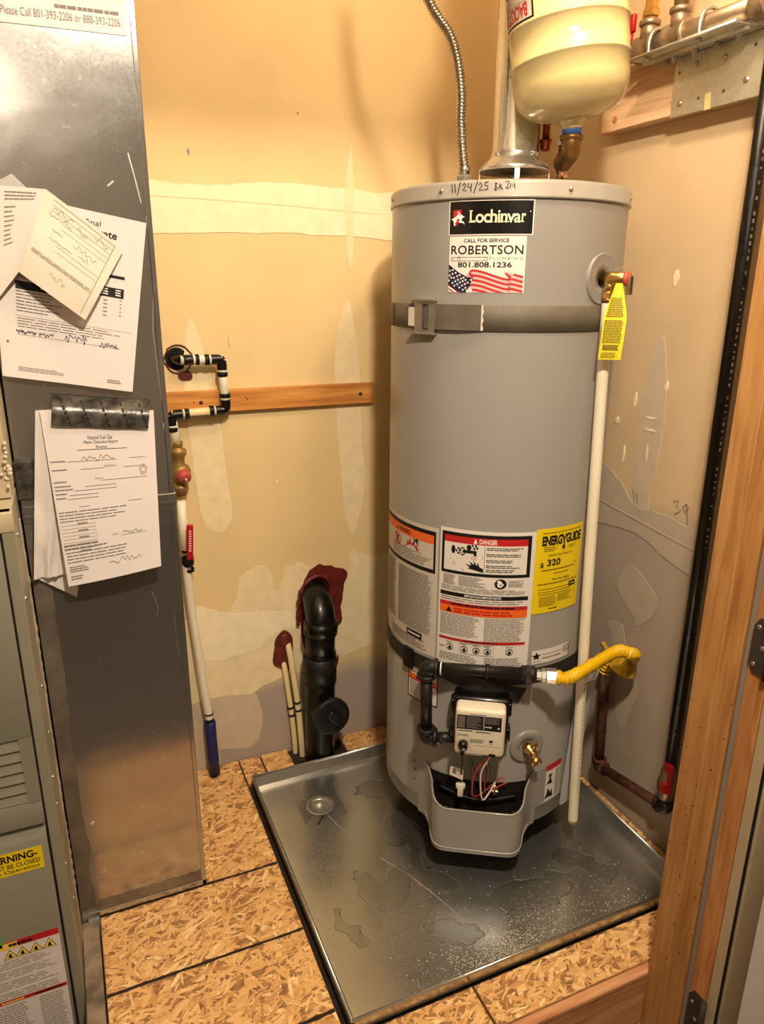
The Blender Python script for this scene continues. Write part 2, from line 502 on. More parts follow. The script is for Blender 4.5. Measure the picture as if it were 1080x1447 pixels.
    def sphere(self, c, r, seg=12, mi=0, sc=(1, 1, 1)):
        c = Vector(c); n = seg // 2
        def fn(u, v):
            th = u * 2 * PI; ph = (v - 0.5) * PI
            return c + Vector((r * sc[0] * math.cos(ph) * math.cos(th), r * sc[1] * math.cos(ph) * math.sin(th), r * sc[2] * math.sin(ph)))
        return self.grid(fn, seg, n, mi)

    def build(self, name, mats, parent=None, label=None, cat=None, group=None, kind=None, fix=True):
        inv = root_inv(parent)
        me = bpy.data.meshes.new(name)
        me.from_pydata([inv @ v for v in self.v], [], self.f)
        if not isinstance(mats, (list, tuple)):
            mats = [mats]
        for m in mats:
            me.materials.append(MATS[m])
        me.polygons.foreach_set('material_index', self.mi)
        me.polygons.foreach_set('use_smooth', self.sm)
        if fix:
            bm = bmesh.new(); bm.from_mesh(me)
            bmesh.ops.remove_doubles(bm, verts=bm.verts, dist=1e-6)
            bmesh.ops.recalc_face_normals(bm, faces=bm.faces)
            bm.to_mesh(me); bm.free()
        me.update()
        o = bpy.data.objects.new(name, me)
        COL.objects.link(o)
        if parent:
            o.parent = parent
        return props(o, label, cat, group, kind)


def catmull(pts, res=8):
    out = []
    n = len(pts)
    for i in range(n - 1):
        p0, p1, p2, p3 = pts[max(i - 1, 0)], pts[i], pts[i + 1], pts[min(i + 2, n - 1)]
        for k in range(res):
            t = k / res
            out.append(0.5 * ((2 * p1) + (p2 - p0) * t + (2 * p0 - 5 * p1 + 4 * p2 - p3) * t * t + (-p0 + 3 * p1 - 3 * p2 + p3) * t ** 3))
    out.append(pts[-1])
    return out


_TXT = {}


def text_mesh(s, bold=0.0, shear=0.0, space=1.0):
    k = (s, bold, shear, space)
    if k in _TXT:
        return _TXT[k]
    cu = bpy.data.curves.new('t', 'FONT')
    cu.body = s; cu.size = 1.0; cu.offset = bold; cu.shear = shear; cu.space_character = space
    cu.resolution_u = 3
    o = bpy.data.objects.new('t', cu)
    COL.objects.link(o)
    dg = bpy.context.evaluated_depsgraph_get()
    me = bpy.data.meshes.new_from_object(o.evaluated_get(dg))
    vs = [(v.co.x, v.co.y) for v in me.vertices]
    fs = [list(p.vertices) for p in me.polygons]
    bpy.data.objects.remove(o); bpy.data.curves.remove(cu); bpy.data.meshes.remove(me)
    _TXT[k] = (vs, fs)
    return _TXT[k]


class Print:
    """flat print laid on a surface: mp(u, v, h) gives the point h above the surface"""

    def __init__(self, mp, step=0.012):
        self.mp, self.step = mp, step
        self.b = B(); self.mats = []

    def mi(self, m):
        if m not in self.mats:
            self.mats.append(m)
        return self.mats.index(m)

    def rect(self, u0, v0, u1, v1, m, h=0.0006):
        n = max(1, int(abs(u1 - u0) / self.step + 0.99))
        self.b.grid(lambda a, c: self.mp(u0 + (u1 - u0) * a, v0 + (v1 - v0) * c, h), n, max(1, int(abs(v1 - v0) / 0.05)), self.mi(m), False)
        return self

    def frame(self, u0, v0, u1, v1, w, m, h=0.0006):
        self.rect(u0, v0, u1, v0 + w, m, h); self.rect(u0, v1 - w, u1, v1, m, h)
        self.rect(u0, v0 + w, u0 + w, v1 - w, m, h); self.rect(u1 - w, v0 + w, u1, v1 - w, m, h)

    def poly(self, pts, m, h=0.0006):
        c = (sum(p[0] for p in pts) / len(pts), sum(p[1] for p in pts) / len(pts))
        self.b.add([self.mp(p[0], p[1], h) for p in pts], [list(range(len(pts)))], self.mi(m))
        return self

    def disc(self, u, v, r, m, h=0.0006, ru=None, seg=20):
        ru = r if ru is None else ru
        return self.poly([(u + ru * math.cos(2 * PI * k / seg), v + r * math.sin(2 * PI * k / seg)) for k in range(seg)], m, h)

    def ring(self, u, v, r, w, m, h=0.0006, ru=None, seg=24):
        ru = r if ru is None else ru
        pts = [(u + ru * math.cos(2 * PI * k / seg), v + r * math.sin(2 * PI * k / seg)) for k in range(seg + 1)]
        return self.stroke(pts, w, m, h)

    def stroke(self, pts, w, m, h=0.0006):
        pts = [Vector((p[0], p[1])) for p in pts]
        n = len(pts); vs = []
        for i, p in enumerate(pts):
            t = (pts[min(i + 1, n - 1)] - pts[max(i - 1, 0)])
            t = t.normalized() if t.length > 1e-9 else Vector((1, 0))
            q = Vector((-t.y, t.x)) * (w / 2)
            vs.append(self.mp(p.x + q.x, p.y + q.y, h)); vs.append(self.mp(p.x - q.x, p.y - q.y, h))
        self.b.add(vs, [(2 * i, 2 * i + 1, 2 * i + 3, 2 * i + 2) for i in range(n - 1)], self.mi(m))
        return self

    def text(self, s, u0, v0, u1, v1, m, h=0.0008, bold=0.0, shear=0.0, space=1.0, flip=False):
        vs, fs = text_mesh(s, bold, shear, space)
        x0 = min(p[0] for p in vs); x1 = max(p[0] for p in vs); y0 = min(p[1] for p in vs); y1 = max(p[1] for p in vs)
        out = []
        for x, y in vs:
            a, c = (x - x0) / (x1 - x0), (y - y0) / (y1 - y0)
            if flip:
                a, c = 1 - a, 1 - c
            out.append(self.mp(u0 + (u1 - u0) * a, v0 + (v1 - v0) * c, h))
        self.b.add(out, fs, self.mi(m))
        return self

    def lines(self, u0, v0, u1, v1, n, m, h=0.0006, fill=0.5, ragged=0.25, words=True):
        """rows of print too small to read: dashes of word length"""
        dv = (v1 - v0) / n
        for i in range(n):
            t = v1 - dv * (i + 0.2); b = t - dv * fill
            end = u1 - (u1 - u0) * random.random() * ragged
            u = u0
            while u < end - 1e-6:
                w = min(end - u, abs(u1 - u0) * random.uniform(0.06, 0.2)) if words else end - u0
                self.rect(u, b, u + w * 0.88, t, m, h)
                u += w
        return self

    def build(self, name, parent, **k):
        return self.b.build(name, self.mats, parent, fix=False, **k)


# ------------------------------------------------------------------ positions shared by several objects
YW = 1.897           # back wall face
XR = 1.282           # side wall face
TC = Vector((0.943603, 1.475471, 0.0))   # axis of the heater
TR = 0.254338
BEAR = R(32.6)
FT = Matrix.Translation(TC) @ Matrix.Rotation(-BEAR, 4, 'Z')   # heater frame: x across, -y towards the door, z up


def tank_pt(u, z, h):
    a = u / TR
    return FT @ Vector(((TR + h) * math.sin(a), -(TR + h) * math.cos(a), z))


def ud(deg):
    return R(deg) * TR


# ================================================================== SETTING
def blob(pts, jit=0.004, res=6, seed=0):
    """smooth closed outline with a trowelled, ragged edge"""
    P = [Vector((p[0], p[1], 0)) for p in pts]
    n = len(P); out = []
    for i in range(n):
        p0, p1, p2, p3 = P[i - 1], P[i], P[(i + 1) % n], P[(i + 2) % n]
        for k in range(res):
            t = k / res
            q = 0.5 * ((2 * p1) + (p2 - p0) * t + (2 * p0 - 5 * p1 + 4 * p2 - p3) * t * t + (-p0 + 3 * p1 - 3 * p2 + p3) * t ** 3)
            d = noise.noise_vector(q * 40 + Vector((seed * 7.1, 0, 0)))
            out.append((q.x + d.x * jit, q.y + d.y * jit))
    return out


def wall_patch(parent, name, pts, mat, plane, th=0.0012, jit=0.004, seed=0, res=6, h0=0.0):
    o = blob(pts, jit, res, seed)
    b = B()
    if plane == 'back':
        b.prism([(x, YW - h0, z) for x, z in o], (0, -th, 0))
    elif plane == 'side':
        b.prism([(XR - h0, y, z) for y, z in o], (-th, 0, 0))
    return b.build(name, mat, parent)


# ---- platform floor and its boards
floor = thing('floor', (0, 0, 0), kind='structure')
B().box(-0.062, XR, 0.885, YW, -0.05, -0.0125).build('subfloor', 'subfloor_dark', floor)


def osb_panel(x0, x1, y0, y1, dens=11500, top=0.0):
    p = B().box(x0, x1, y0, y1, -0.012 + top, top, 0, 0.0015, 1).build('osb_panel', 'osb_edge', floor)
    n = int(dens * (x1 - x0) * (y1 - y0)) + 12
    vs, fs, tone, uvs = [], [], [], []
    for i in range(n):
        cx, cy = random.uniform(x0, x1), random.uniform(y0, y1)
        L = random.uniform(0.016, 0.056); W = random.uniform(0.003, 0.012)
        if random.random() < 0.45:
            L *= 0.55; W *= 0.5
        a = random.gauss(0.25, 0.75)
        ca, sa = math.cos(a), math.sin(a)
        z = top + 0.0002 + 0.0011 * i / n
        tx, ty = random.gauss(0, 0.010), random.gauss(0, 0.02)
        k0 = len(vs)
        pts = [(-L / 2, -W / 2 * random.uniform(0.1, 1)), (-L / 2 * random.uniform(0.3, 0.9), -W / 2), (L / 2 * random.uniform(0.3, 0.9), -W / 2 * random.uniform(0.7, 1)),
               (L / 2, W / 2 * random.uniform(-0.9, 0.9)), (L / 2 * random.uniform(0.2, 0.9), W / 2), (-L / 2 * random.uniform(0.4, 1), W / 2 * random.uniform(0.6, 1))]
        for (u, v) in pts:
            x = min(max(cx + u * ca - v * sa, x0 + 0.0012), x1 - 0.0012)
            y = min(max(cy + u * sa + v * ca, y0 + 0.0012), y1 - 0.0012)
            vs.append((x, y, z + max(-0.0004, min(0.0009, u * tx + v * ty))))
            uvs.append((u + i * 0.37, v + i * 0.11))
        fs.append(list(range(k0, k0 + 6)))
        t = min(0.85, max(0.06, random.gauss(0.42, 0.16)))
        if L < 0.02 and W < 0.004 and random.random() < 0.35:
            t = random.uniform(-0.05, 0.15)
        tone.append(t)
    b = B(); b.add(vs, fs)
    o = b.build('strands', 'wood_strand', p, kind='stuff', fix=False)
    at = o.data.attributes.new('tone', 'FLOAT', 'FACE')
    at.data.foreach_set('value', tone)
    ul = o.data.uv_layers.new(name='UVMap')
    ul.data.foreach_set('uv', [c for q in uvs for c in q])
    return p


G = 0.0010
for (y0, y1) in ((0.872, 1.030 - G), (1.030 + G, 1.2405 - G), (1.2405 + G, 1.4525 - G), (1.4525 + G, YW - 0.003)):
    osb_panel(-0.060, 0.3585, y0, y1)
osb_panel(0.3615, 0.4235, 1.772, YW - 0.003)
osb_panel(0.427, 0.511, 1.772, YW - 0.003)
osb_panel(0.682, 1.05, 1.772, YW - 0.003)
osb_panel(1.054, XR - 0.004, 1.772, YW - 0.003)
osb_panel(0.3625, 0.635, 0.872, 0.968)
osb_panel(0.639, 1.236, 0.872, 0.968)
osb_panel(1.240, XR - 0.004, 0.872, 1.38)
osb_panel(1.240, XR - 0.004, 1.385, 1.765)
# dirt and glue packed in the joints
for (y,) in ((1.030,), (1.2405,), (1.4525,)):
    b = B(); random.seed(int(y * 1000))
    n = 46; pts_u, pts_l = [], []
    for i in range(n + 1):
        x = -0.058 + 0.414 * i / n
        w = 0.0024 + 0.0045 * abs(noise.noise(Vector((x * 45, y * 9, 0)))) + 0.0016 * max(0, noise.noise(Vector((x * 9, y * 31, 0))))
        c = y + 0.002 * noise.noise(Vector((x * 12, y, 3)))
        pts_u.append((x, c + w)); pts_l.append((x, c - w))
    vs = [(x, y_, 0.0017) for x, y_ in pts_u] + [(x, y_, 0.0017) for x, y_ in pts_l]
    b.add(vs, [(i, i + 1, n + 2 + i, n + 1 + i) for i in range(n)])
    b.build('joint_dirt', 'subfloor_dark', floor, fix=False)
random.seed(11)
# riser at the platform front: board and the lighter strip over it
trim1 = thing('trim_1', (0.5, 0.86, -0.19), kind='structure')
B().box(-0.062, 1.03, 0.852, 0.870, -0.150, -0.016, 0, 0.002, 1).build('riser_board', 'riser_fir', trim1)
B().box(-0.062, 1.03, 0.850, 0.8715, -0.014, -0.001, 0, 0.002, 1).build('edge_strip', 'riser_fir', trim1)
# strip beside the furnace
trim2 = thing('trim_2', (-0.08, 1.15, -0.19), kind='structure')
B().box(-0.099, -0.0635, 0.86, 1.452, -0.19, -0.002, 0, 0.002, 1).build('furnace_curb', 'plinth_dirty', trim2)

# ---- walls
wall_back = thing('wall_back', (0.2, YW, 0), kind='structure')
B().box(-0.95, XR + 0.1, YW, YW + 0.1, -0.19, 2.42).build('drywall_sheet', 'drywall_paper', wall_back)
wall_right = thing('wall_right', (XR, 1.3, 0), kind='structure')
B().box(XR, XR + 0.1, 0.85, YW, -0.19, 2.42).build('drywall_sheet', 'drywall_side', wall_right)
wall_left = thing('wall_left', (-0.95, 1.3, 0), kind='structure')
B().box(-1.05, -0.95, 0.85, YW, -0.19, 2.42).build('drywall_sheet', 'drywall_side', wall_left)
wall_front = thing('wall_front', (1.2, 0.8, 0), kind='structure')
B().box(1.045, 2.0, 0.705, 0.85, -0.19, 2.42).build('drywall_sheet', 'white_paint', wall_front)
B().box(-1.05, 1.045, 0.705, 0.85, 2.145, 2.42).build('header', 'white_paint', wall_front)
B().box(-2.0, -0.78, 0.705, 0.85, -0.19, 2.42).build('drywall_sheet', 'white_paint', wall_front)
ceiling = B().box(-2.1, 2.1, -2.6, YW + 0.1, 2.42, 2.50).build('ceiling', 'ceiling_paint', kind='structure')
wall_near = B().box(-2.1, 2.1, -2.6, -2.5, -0.19, 2.42).build('wall_near', 'hall_paint', kind='structure')
B().box(-2.1, -2.0, -2.5, 0.85, -0.19, 2.42).build('wall_near_left', 'hall_paint', kind='structure')
B().box(2.0, 2.1, -2.5, 0.85, -0.19, 2.42).build('wall_near_right', 'hall_paint', kind='structure')
fh = B(); fh.box(-2.1, 2.1, -2.6, 0.852, -0.25, -0.19); fh.box(-1.0, -0.10, 0.852, YW, -0.25, -0.19); fh.build('floor_hall', 'hall_floor', kind='structure')

# joint compound on the back wall
wall_patch(wall_back, 'joint_tape', [(0.10, 1.61), (0.35, 1.605), (0.55, 1.622), (0.84, 1.612), (1.1, 1.62), (1.1, 1.50), (0.84, 1.497), (0.6, 1.505), (0.35, 1.50), (0.10, 1.50)], 'joint_compound', 'back', 0.0016, 0.006, 1, 9)
wall_patch(wall_back, 'joint_ridge', [(0.10, 1.582), (0.5, 1.574), (0.8, 1.562), (0.8, 1.559), (0.5, 1.571), (0.10, 1.579)], 'joint_compound_thin', 'back', 0.0008, 0.001, 2, 9, 0.0016)
wall_patch(wall_back, 'screw_patch', [(0.31, 1.30), (0.335, 1.23), (0.36, 1.10), (0.375, 0.9), (0.385, 0.78), (0.345, 0.735), (0.305, 0.78), (0.29, 0.95), (0.283, 1.1), (0.29, 1.23)], 'joint_compound_thin', 'back', 0.0008, 0.003, 3)
wall_patch(wall_back, 'screw_patch', [(0.727, 1.345), (0.745, 1.27), (0.76, 1.14), (0.765, 0.98), (0.775, 0.85), (0.755, 0.72), (0.735, 0.675), (0.715, 0.74), (0.70, 0.9), (0.69, 1.06), (0.688, 1.2), (0.707, 1.30)], 'joint_compound_thin', 'back', 0.0008, 0.003, 4)
wall_patch(wall_back, 'screw_patch', [(0.735, 1.72), (0.745, 1.60), (0.742, 1.47), (0.733, 1.42), (0.722, 1.48), (0.72, 1.60)], 'joint_compound_thin', 'back', 0.0022, 0.002, 5)
wall_patch(wall_back, 'joint_tape', [(0.20, 0.47), (0.36, 0.50), (0.40, 0.60), (0.47, 0.615), (0.50, 0.53), (0.53, 0.60), (0.60, 0.605), (0.66, 0.54), (0.72, 0.55), (0.73, 0.62), (0.80, 0.60), (0.95, 0.58), (0.95, 0.27), (0.80, 0.30), (0.70, 0.28), (0.60, 0.26), (0.50, 0.25), (0.40, 0.22), (0.30, 0.235), (0.20, 0.25)], 'joint_compound_thin', 'back', 0.0012, 0.010, 6, 8)
wall_patch(wall_back, 'joint_tape', [(0.27, 0.52), (0.36, 0.49), (0.50, 0.47), (0.60, 0.45), (0.60, 0.41), (0.50, 0.41), (0.42, 0.36), (0.27, 0.37)], 'joint_compound', 'back', 0.001, 0.010, 7, 8, 0.0012)
wall_patch(wall_back, 'corner_patch', [(0.22, 0.24), (0.33, 0.25), (0.42, 0.22), (0.44, 0.10), (0.40, 0.04), (0.31, 0.05), (0.30, 0.0), (0.22, 0.0)], 'joint_compound_grey', 'back', 0.001, 0.008, 8, 8)
wall_patch(wall_back, 'wall_scuff', [(0.33, 1.685), (0.335, 1.675), (0.331, 1.668), (0.327, 1.676)], 'ink_soft', 'back', 0.0006, 0.001, 9)
wall_patch(wall_back, 'wall_scuff', [(0.40, 1.255), (0.4005, 1.225), (0.402, 1.23), (0.4012, 1.25)], 'ink_soft', 'back', 0.0005, 0.0, 9)
wall_patch(wall_back, 'wall_dimple', [(0.51, 0.865), (0.517, 0.868), (0.515, 0.858)], 'white_paint', 'back', 0.002, 0.001, 9)
wall_patch(wall_back, 'wall_dimple', [(0.595, 1.78), (0.602, 1.782), (0.60, 1.775)], 'ink_soft', 'back', 0.0008, 0.001, 9)
# compound on the side wall (y, z)
wall_patch(wall_right, 'screw_patch', [(1.318, 1.275), (1.295, 1.20), (1.285, 1.11), (1.288, 1.0), (1.30, 0.90), (1.302, 0.84), (1.355, 0.845), (1.363, 0.95), (1.365, 1.06), (1.36, 1.16), (1.342, 1.24)], 'joint_compound_grey', 'side', 0.001, 0.003, 11)
wall_patch(wall_right, 'joint_tape', [(0.86, 0.835), (1.1, 0.85), (1.25, 0.865), (1.34, 0.86), (1.45, 0.93), (1.60, 0.96), (1.70, 0.95), (1.70, 0.80), (1.50, 0.775), (1.33, 0.79), (1.15, 0.745), (0.86, 0.74)], 'joint_compound_side', 'side', 0.0014, 0.006, 12, 9)
wall_patch(wall_right, 'joint_ridge', [(0.86, 0.80), (1.1, 0.81), (1.4, 0.835), (1.7, 0.87), (1.7, 0.866), (1.4, 0.830), (1.1, 0.804), (0.86, 0.795)], 'joint_compound_side', 'side', 0.001, 0.001, 13, 9, 0.0014)
wall_patch(wall_right, 'corner_patch', [(1.345, 0.70), (1.30, 0.695), (1.235, 0.65), (1.245, 0.60), (1.285, 0.555), (1.31, 0.575), (1.37, 0.62), (1.365, 0.67)], 'joint_compound_side', 'side', 0.001, 0.003, 14)
wall_patch(wall_right, 'corner_patch', [(1.39, 0.52), (1.34, 0.53), (1.31, 0.46), (1.26, 0.38), (1.27, 0.33), (1.30, 0.235), (1.335, 0.31), (1.35, 0.42), (1.375, 0.48)], 'joint_compound_side', 'side', 0.001, 0.003, 15)
for i, (y, z, a, c) in enumerate(((1.30, 1.402, 0.008, 0.02), (1.288, 1.165, 0.006, 0.012), (1.385, 1.12, 0.006, 0.018), (1.44, 1.06, 0.007, 0.009), (1.325, 1.0, 0.003, 0.022), (1.405, 0.98, 0.003, 0.022), (1.325, 1.085, 0.022, 0.003), (1.325, 1.055, 0.022, 0.003))):
    wall_patch(wall_right, 'wall_chip', [(y - a, z), (y, z + c), (y + a, z), (y, z - c)], 'joint_compound', 'side', 0.0018, 0.003, 20 + i)
# pencil marks on the side wall
pm = Print(lambda u, v, h: Vector((XR - h, u, v)))
pm.stroke([(1.345, 0.868), (1.357, 0.898)], 0.0022, 'ink_grey', 0.0025); pm.stroke([(1.335, 0.866), (1.343, 0.895)], 0.0022, 'ink_grey', 0.0025)
pm.stroke([(1.222, 0.905), (1.205, 0.912), (1.212, 0.896), (1.196, 0.89), (1.214, 0.876)], 0.002, 'ink_grey', 0.0025)
pm.stroke([(1.182, 0.91), (1.192, 0.90), (1.184, 0.888), (1.174, 0.902), (1.182, 0.908), (1.172, 0.862)], 0.002, 'ink_grey', 0.0025)
pm.build('pencil_marks', wall_right)

# ---- door frame (hinge side)
door = thing('door_1', (1.016, 0.78, -0.19), kind='structure')
B().box(0.996, 1.044, 0.801, 0.852, -0.19, 2.13, 0, 0.002, 1).build('jamb_stop', 'jamb_pine', door)
B().box(1.016, 1.044, 0.7775, 0.801, -0.19, 2.13, 0, 0.001, 1).build('jamb_board', 'jamb_pine', door)
B().box(1.019, 1.044, 0.7625, 0.7755, -0.19, 2.13, 0, 0.002, 1).build('weather_seal', 'gasket_grey', door)
B().box(1.016, 1.044, 0.7235, 0.7615, -0.19, 2.13, 0, 0.001, 1).build('hinge_board', 'jamb_fir', door)
B().box(1.0165, 1.044, 0.7008, 0.7225, -0.19, 2.13, 0, 0.002, 1).build('casing_strip', 'casing_paint', door)
B().box(1.0195, 1.075, 0.690, 0.6985, -0.19, 2.03, 0, 0.004, 2).build('casing', 'casing_paint', door)
B().box(1.0175, 1.030, 0.6985, 0.7008, -0.19, 2.13).build('shadow_gap', 'dark_gap', door)
B().box(-0.80, 1.044, 0.705, 0.852, 2.130, 2.145).build('head_jamb', 'jamb_pine', door)
random.seed(3)
b = B()
for i in range(46):
    z = random.choice((random.gauss(0.19, 0.09), random.uniform(-0.1, 0.75)))
    y = random.uniform(0.803, 0.85) if random.random() < 0.5 else random.uniform(0.778, 0.80)
    x = 0.996 if y > 0.801 else 1.016
    r = random.uniform(0.0006, 0.0017)
    b.add([(x - 0.0003, y + r * math.cos(k), z + 1.5 * r * math.sin(k)) for k in (0, 1.05, 2.1, 3.14, 4.2, 5.2)], [list(range(6))])
b.build('dirt_specks', 'subfloor_dark', door, kind='stuff', fix=False)
for z0, z1 in ((0.765, 0.865), (-0.06, 0.052)):
    c = 0.016
    pts = [(1.016, 0.724, z0), (1.016, 0.756 - c * 0.4, z0), (1.016, 0.760, z0 + c), (1.016, 0.760, z1 - c), (1.016, 0.760 - c * 0.6, z1), (1.016, 0.724, z1)]
    hg = B().prism(pts, (-0.003, 0, 0)).build('hinge_leaf', 'bronze', door)
    for (dy, dz) in ((0.75, 0.016), (0.738, 0.05), (0.75, 0.084)):
        B().lathe([(0.0042, 0), (0.0042, 0.001), (0.0030, 0.0016), (0.0012, 0.0008)], (1.013, dy, z0 + dz), (-1, 0, 0), 12).build('screw', 'screw_steel', hg)
    B().cyl((1.010, 0.7215, z0), (1.010, 0.7215, z1), 0.006, 14).build('hinge_knuckle', 'bronze', hg)

# ================================================================== WATER HEATER
wh = thing('water_heater', (TC.x, TC.y, 0.004), 'tall round grey enamel water heater standing in the galvanized drain pan', 'water heater', rz=-BEAR)
b = B()
b.lathe([(TR - 0.012, 0.104), (TR - 0.004, 0.106), (TR, 0.112), (TR, 0.150), (TR + 0.0012, 0.1515), (TR + 0.0012, 0.154), (TR, 0.156), (TR, 1.545)], TC, (0, 0, 1), 96, caps=False)
b.build('tank_jacket', 'tank_enamel', wh)
B().lathe([(0.001, 0.112), (TR - 0.012, 0.110), (TR - 0.012, 0.104)], TC, (0, 0, 1), 64, caps=False).build('bottom_plate', 'dark_metal', wh)
b = B()
b.lathe([(TR + 0.0005, 1.541), (TR + 0.0045, 1.5415), (TR + 0.0048, 1.5455), (TR + 0.0032, 1.547), (TR + 0.003, 1.568), (TR - 0.003, 1.5745), (TR - 0.012, 1.576), (0.001, 1.579)], TC, (0, 0, 1), 96, caps=False)
lid = b.build('lid', 'tank_lid', wh)
for dg in (-72, -30.1, 26.5, 76, 130, -130):
    p = tank_pt(ud(dg), 1.558, 0.003); n = (tank_pt(ud(dg), 1.558, 1.0) - p).normalized()
    B().lathe([(0.0046, 0), (0.0046, 0.0008), (0.0034, 0.0026), (0.001, 0.0032)], p, n, 12).build('screw', 'screw_steel', lid)
# handwriting on the lid band
pr = Print(lambda u, v, h: tank_pt(u, v, 0.003 + h))
W = 0.0018
u0 = ud(-24.8); zz = 1.552


def hand(pts, m='marker', w=W, sx=1.0):
    pr.stroke([(u0 + x * sx, zz + y) for x, y in pts], w, m, 0.0006)


hand([(0.000, 0.016), (0.002, 0.001)]); hand([(0.006, 0.017), (0.008, 0.001)])
hand([(0.018, 0.020), (0.012, -0.004)])
hand([(0.022, 0.013), (0.026, 0.017), (0.029, 0.013), (0.023, 0.004), (0.031, 0.004)])
hand([(0.034, 0.017), (0.033, 0.009), (0.040, 0.010)]); hand([(0.040, 0.016), (0.039, 0.002)])
hand([(0.052, 0.020), (0.045, -0.001)])
hand([(0.054, 0.013), (0.058, 0.017), (0.060, 0.012), (0.055, 0.003), (0.063, 0.004)])
hand([(0.072, 0.017), (0.066, 0.017), (0.066, 0.011), (0.071, 0.011), (0.071, 0.005), (0.065, 0.004)])
hand([(0.084, 0.015), (0.088, 0.015), (0.085, 0.010), (0.089, 0.007), (0.087, 0.003), (0.083, 0.004)]); hand([(0.086, 0.015), (0.085, 0.003)])
hand([(0.092, 0.004), (0.093, 0.014), (0.097, 0.012), (0.094, 0.009), (0.099, 0.004)])
hand([(0.103, 0.017), (0.110, 0.018), (0.107, 0.009), (0.104, 0.006), (0.110, 0.006)])
hand([(0.112, 0.006), (0.113, 0.015), (0.116, 0.009), (0.119, 0.015), (0.121, 0.006)])
pr.build('handwritten_date', lid)

# brand label
LB = (ud(-26.0), 1.4765, ud(11.3), 1.5395)


def onbox(L, base=0.0):
    """label-local map: x 0..1 across, y 0..1 up"""
    return lambda x, y, h: tank_pt(L[0] + (L[2] - L[0]) * x, L[1] + (L[3] - L[1]) * y, base + h)


pb = Print(onbox(LB), 0.07)
pb.rect(0, 0, 1, 1, 'sticker_white', 0.0005)
lab = pb.build('brand_label', wh)
pb = Print(onbox(LB), 0.07)
pb.rect(0.014, 0.035, 0.986, 0.965, 'sticker_black', 0.0009)
pb.text('L', 0.265, 0.36, 0.335, 0.70, 'ink_cream', 0.0013, 0.02)
pb.text('ochinva', 0.335, 0.345, 0.850, 0.72, 'ink_cream', 0.0013, 0.02, 0, 0.92)
pb.text('r', 0.858, 0.36, 0.905, 0.61, 'ink_cream', 0.0013, 0.02)
pb.disc(0.955, 0.66, 0.02, 'ink_cream', 0.0013, 0.008, 8)
# little slab serifs
for x, y, w in ((0.255, 0.36, 0.03), (0.255, 0.685, 0.045), (0.328, 0.41, 0.012), (0.497, 0.365, 0.03), (0.543, 0.365, 0.03), (0.592, 0.365, 0.032), (0.648, 0.365, 0.03), (0.695, 0.365, 0.03), (0.855, 0.365, 0.035)):
    pb.rect(x, y, x + w, y + 0.022, 'ink_cream', 0.00135)
# rider emblem: shield behind a galloping horse
pb.poly([(0.06, 0.72), (0.155, 0.74), (0.165, 0.60), (0.14, 0.42), (0.105, 0.27), (0.075, 0.42), (0.055, 0.58)], 'ink_red', 0.0012)
pb.poly([(0.03, 0.47), (0.065, 0.50), (0.10, 0.56), (0.135, 0.56), (0.16, 0.60), (0.185, 0.545), (0.205, 0.535), (0.175, 0.50), (0.16, 0.42), (0.19, 0.40), (0.205, 0.31), (0.18, 0.36), (0.145, 0.36), (0.11, 0.42), (0.085, 0.36), (0.09, 0.27), (0.07, 0.29), (0.065, 0.40), (0.05, 0.455)], 'ink_white', 0.0014)
pb.poly([(0.10, 0.55), (0.13, 0.66), (0.145, 0.62), (0.13, 0.55)], 'ink_white', 0.0014)
pb.poly([(0.10, 0.44), (0.125, 0.50), (0.14, 0.44), (0.12, 0.36)], 'ink_red', 0.0016)
pb.poly([(0.105, 0.66), (0.125, 0.70), (0.13, 0.64)], 'ink_pink', 0.0016)
pb.build('lettering', lab)

# service label
LS = (ud(-25.3), 1.371, ud(8.75), 1.4745)
pb = Print(onbox(LS), 0.07); pb.rect(0, 0, 1, 1, 'sticker_white', 0.0005)
lab = pb.build('service_label', wh)
pb = Print(onbox(LS), 0.04)
X = lambda p: (p - 105) / 735.0
Y = lambda p: (970 - p) / 535.0
pb.text('CALL FOR SERVICE', X(252), Y(492), X(680), Y(456), 'ink_black', 0.0009, 0.02)
pb.text('ROBERTSON', X(126), Y(604), X(815), Y(518), 'ink_black', 0.0009, 0.012, 0, 1.05)
pb.text('PLUMBING', X(508), Y(656), X(815), Y(628), 'ink_grey', 0.0009, 0, 0, 1.5)
pb.text('801.808.1236', X(200), Y(728), X(716), Y(676), 'ink_black', 0.0009, 0.02)
for q in ((126, 630, 490, 634), (126, 664, 490, 668), (126, 630, 130, 668), (486, 622, 490, 664), (143, 634, 147, 664), (196, 628, 200, 668), (218, 626, 222, 666), (196, 626, 222, 630), (460, 622, 464, 662)):
    pb.rect(X(q[0]), Y(q[3]), X(q[2]), Y(q[1]), 'ink_black', 0.0009)


def flagx(p, q):
    return (X(p), Y(q))


def lerp_line(pts, x):
    for (x0, y0), (x1, y1) in zip(pts, pts[1:]):
        if x <= x1:
            return y0 + (y1 - y0) * (x - x0) / max(1e-6, x1 - x0)
    return pts[-1][1]


def stripes(top, xs, n, wd, floor_y, left=None):
    for k in range(n):
        for i in range(len(xs) - 1):
            xa, xb = xs[i], xs[i + 1]
            q = []
            for x, dk in ((xa, 0), (xb, 0), (xb, 1), (xa, 1)):
                q.append((x, min(floor_y, lerp_line(top, x) + (k + dk) * wd)))
            if q[2][1] - q[1][1] < 1 and q[3][1] - q[0][1] < 1:
                continue
            if left and xb <= left(q[0][1]):
                continue
            pb.poly([flagx(*p) for p in q][::-1], 'ink_red' if k % 2 == 0 else 'ink_pink', 0.0008)


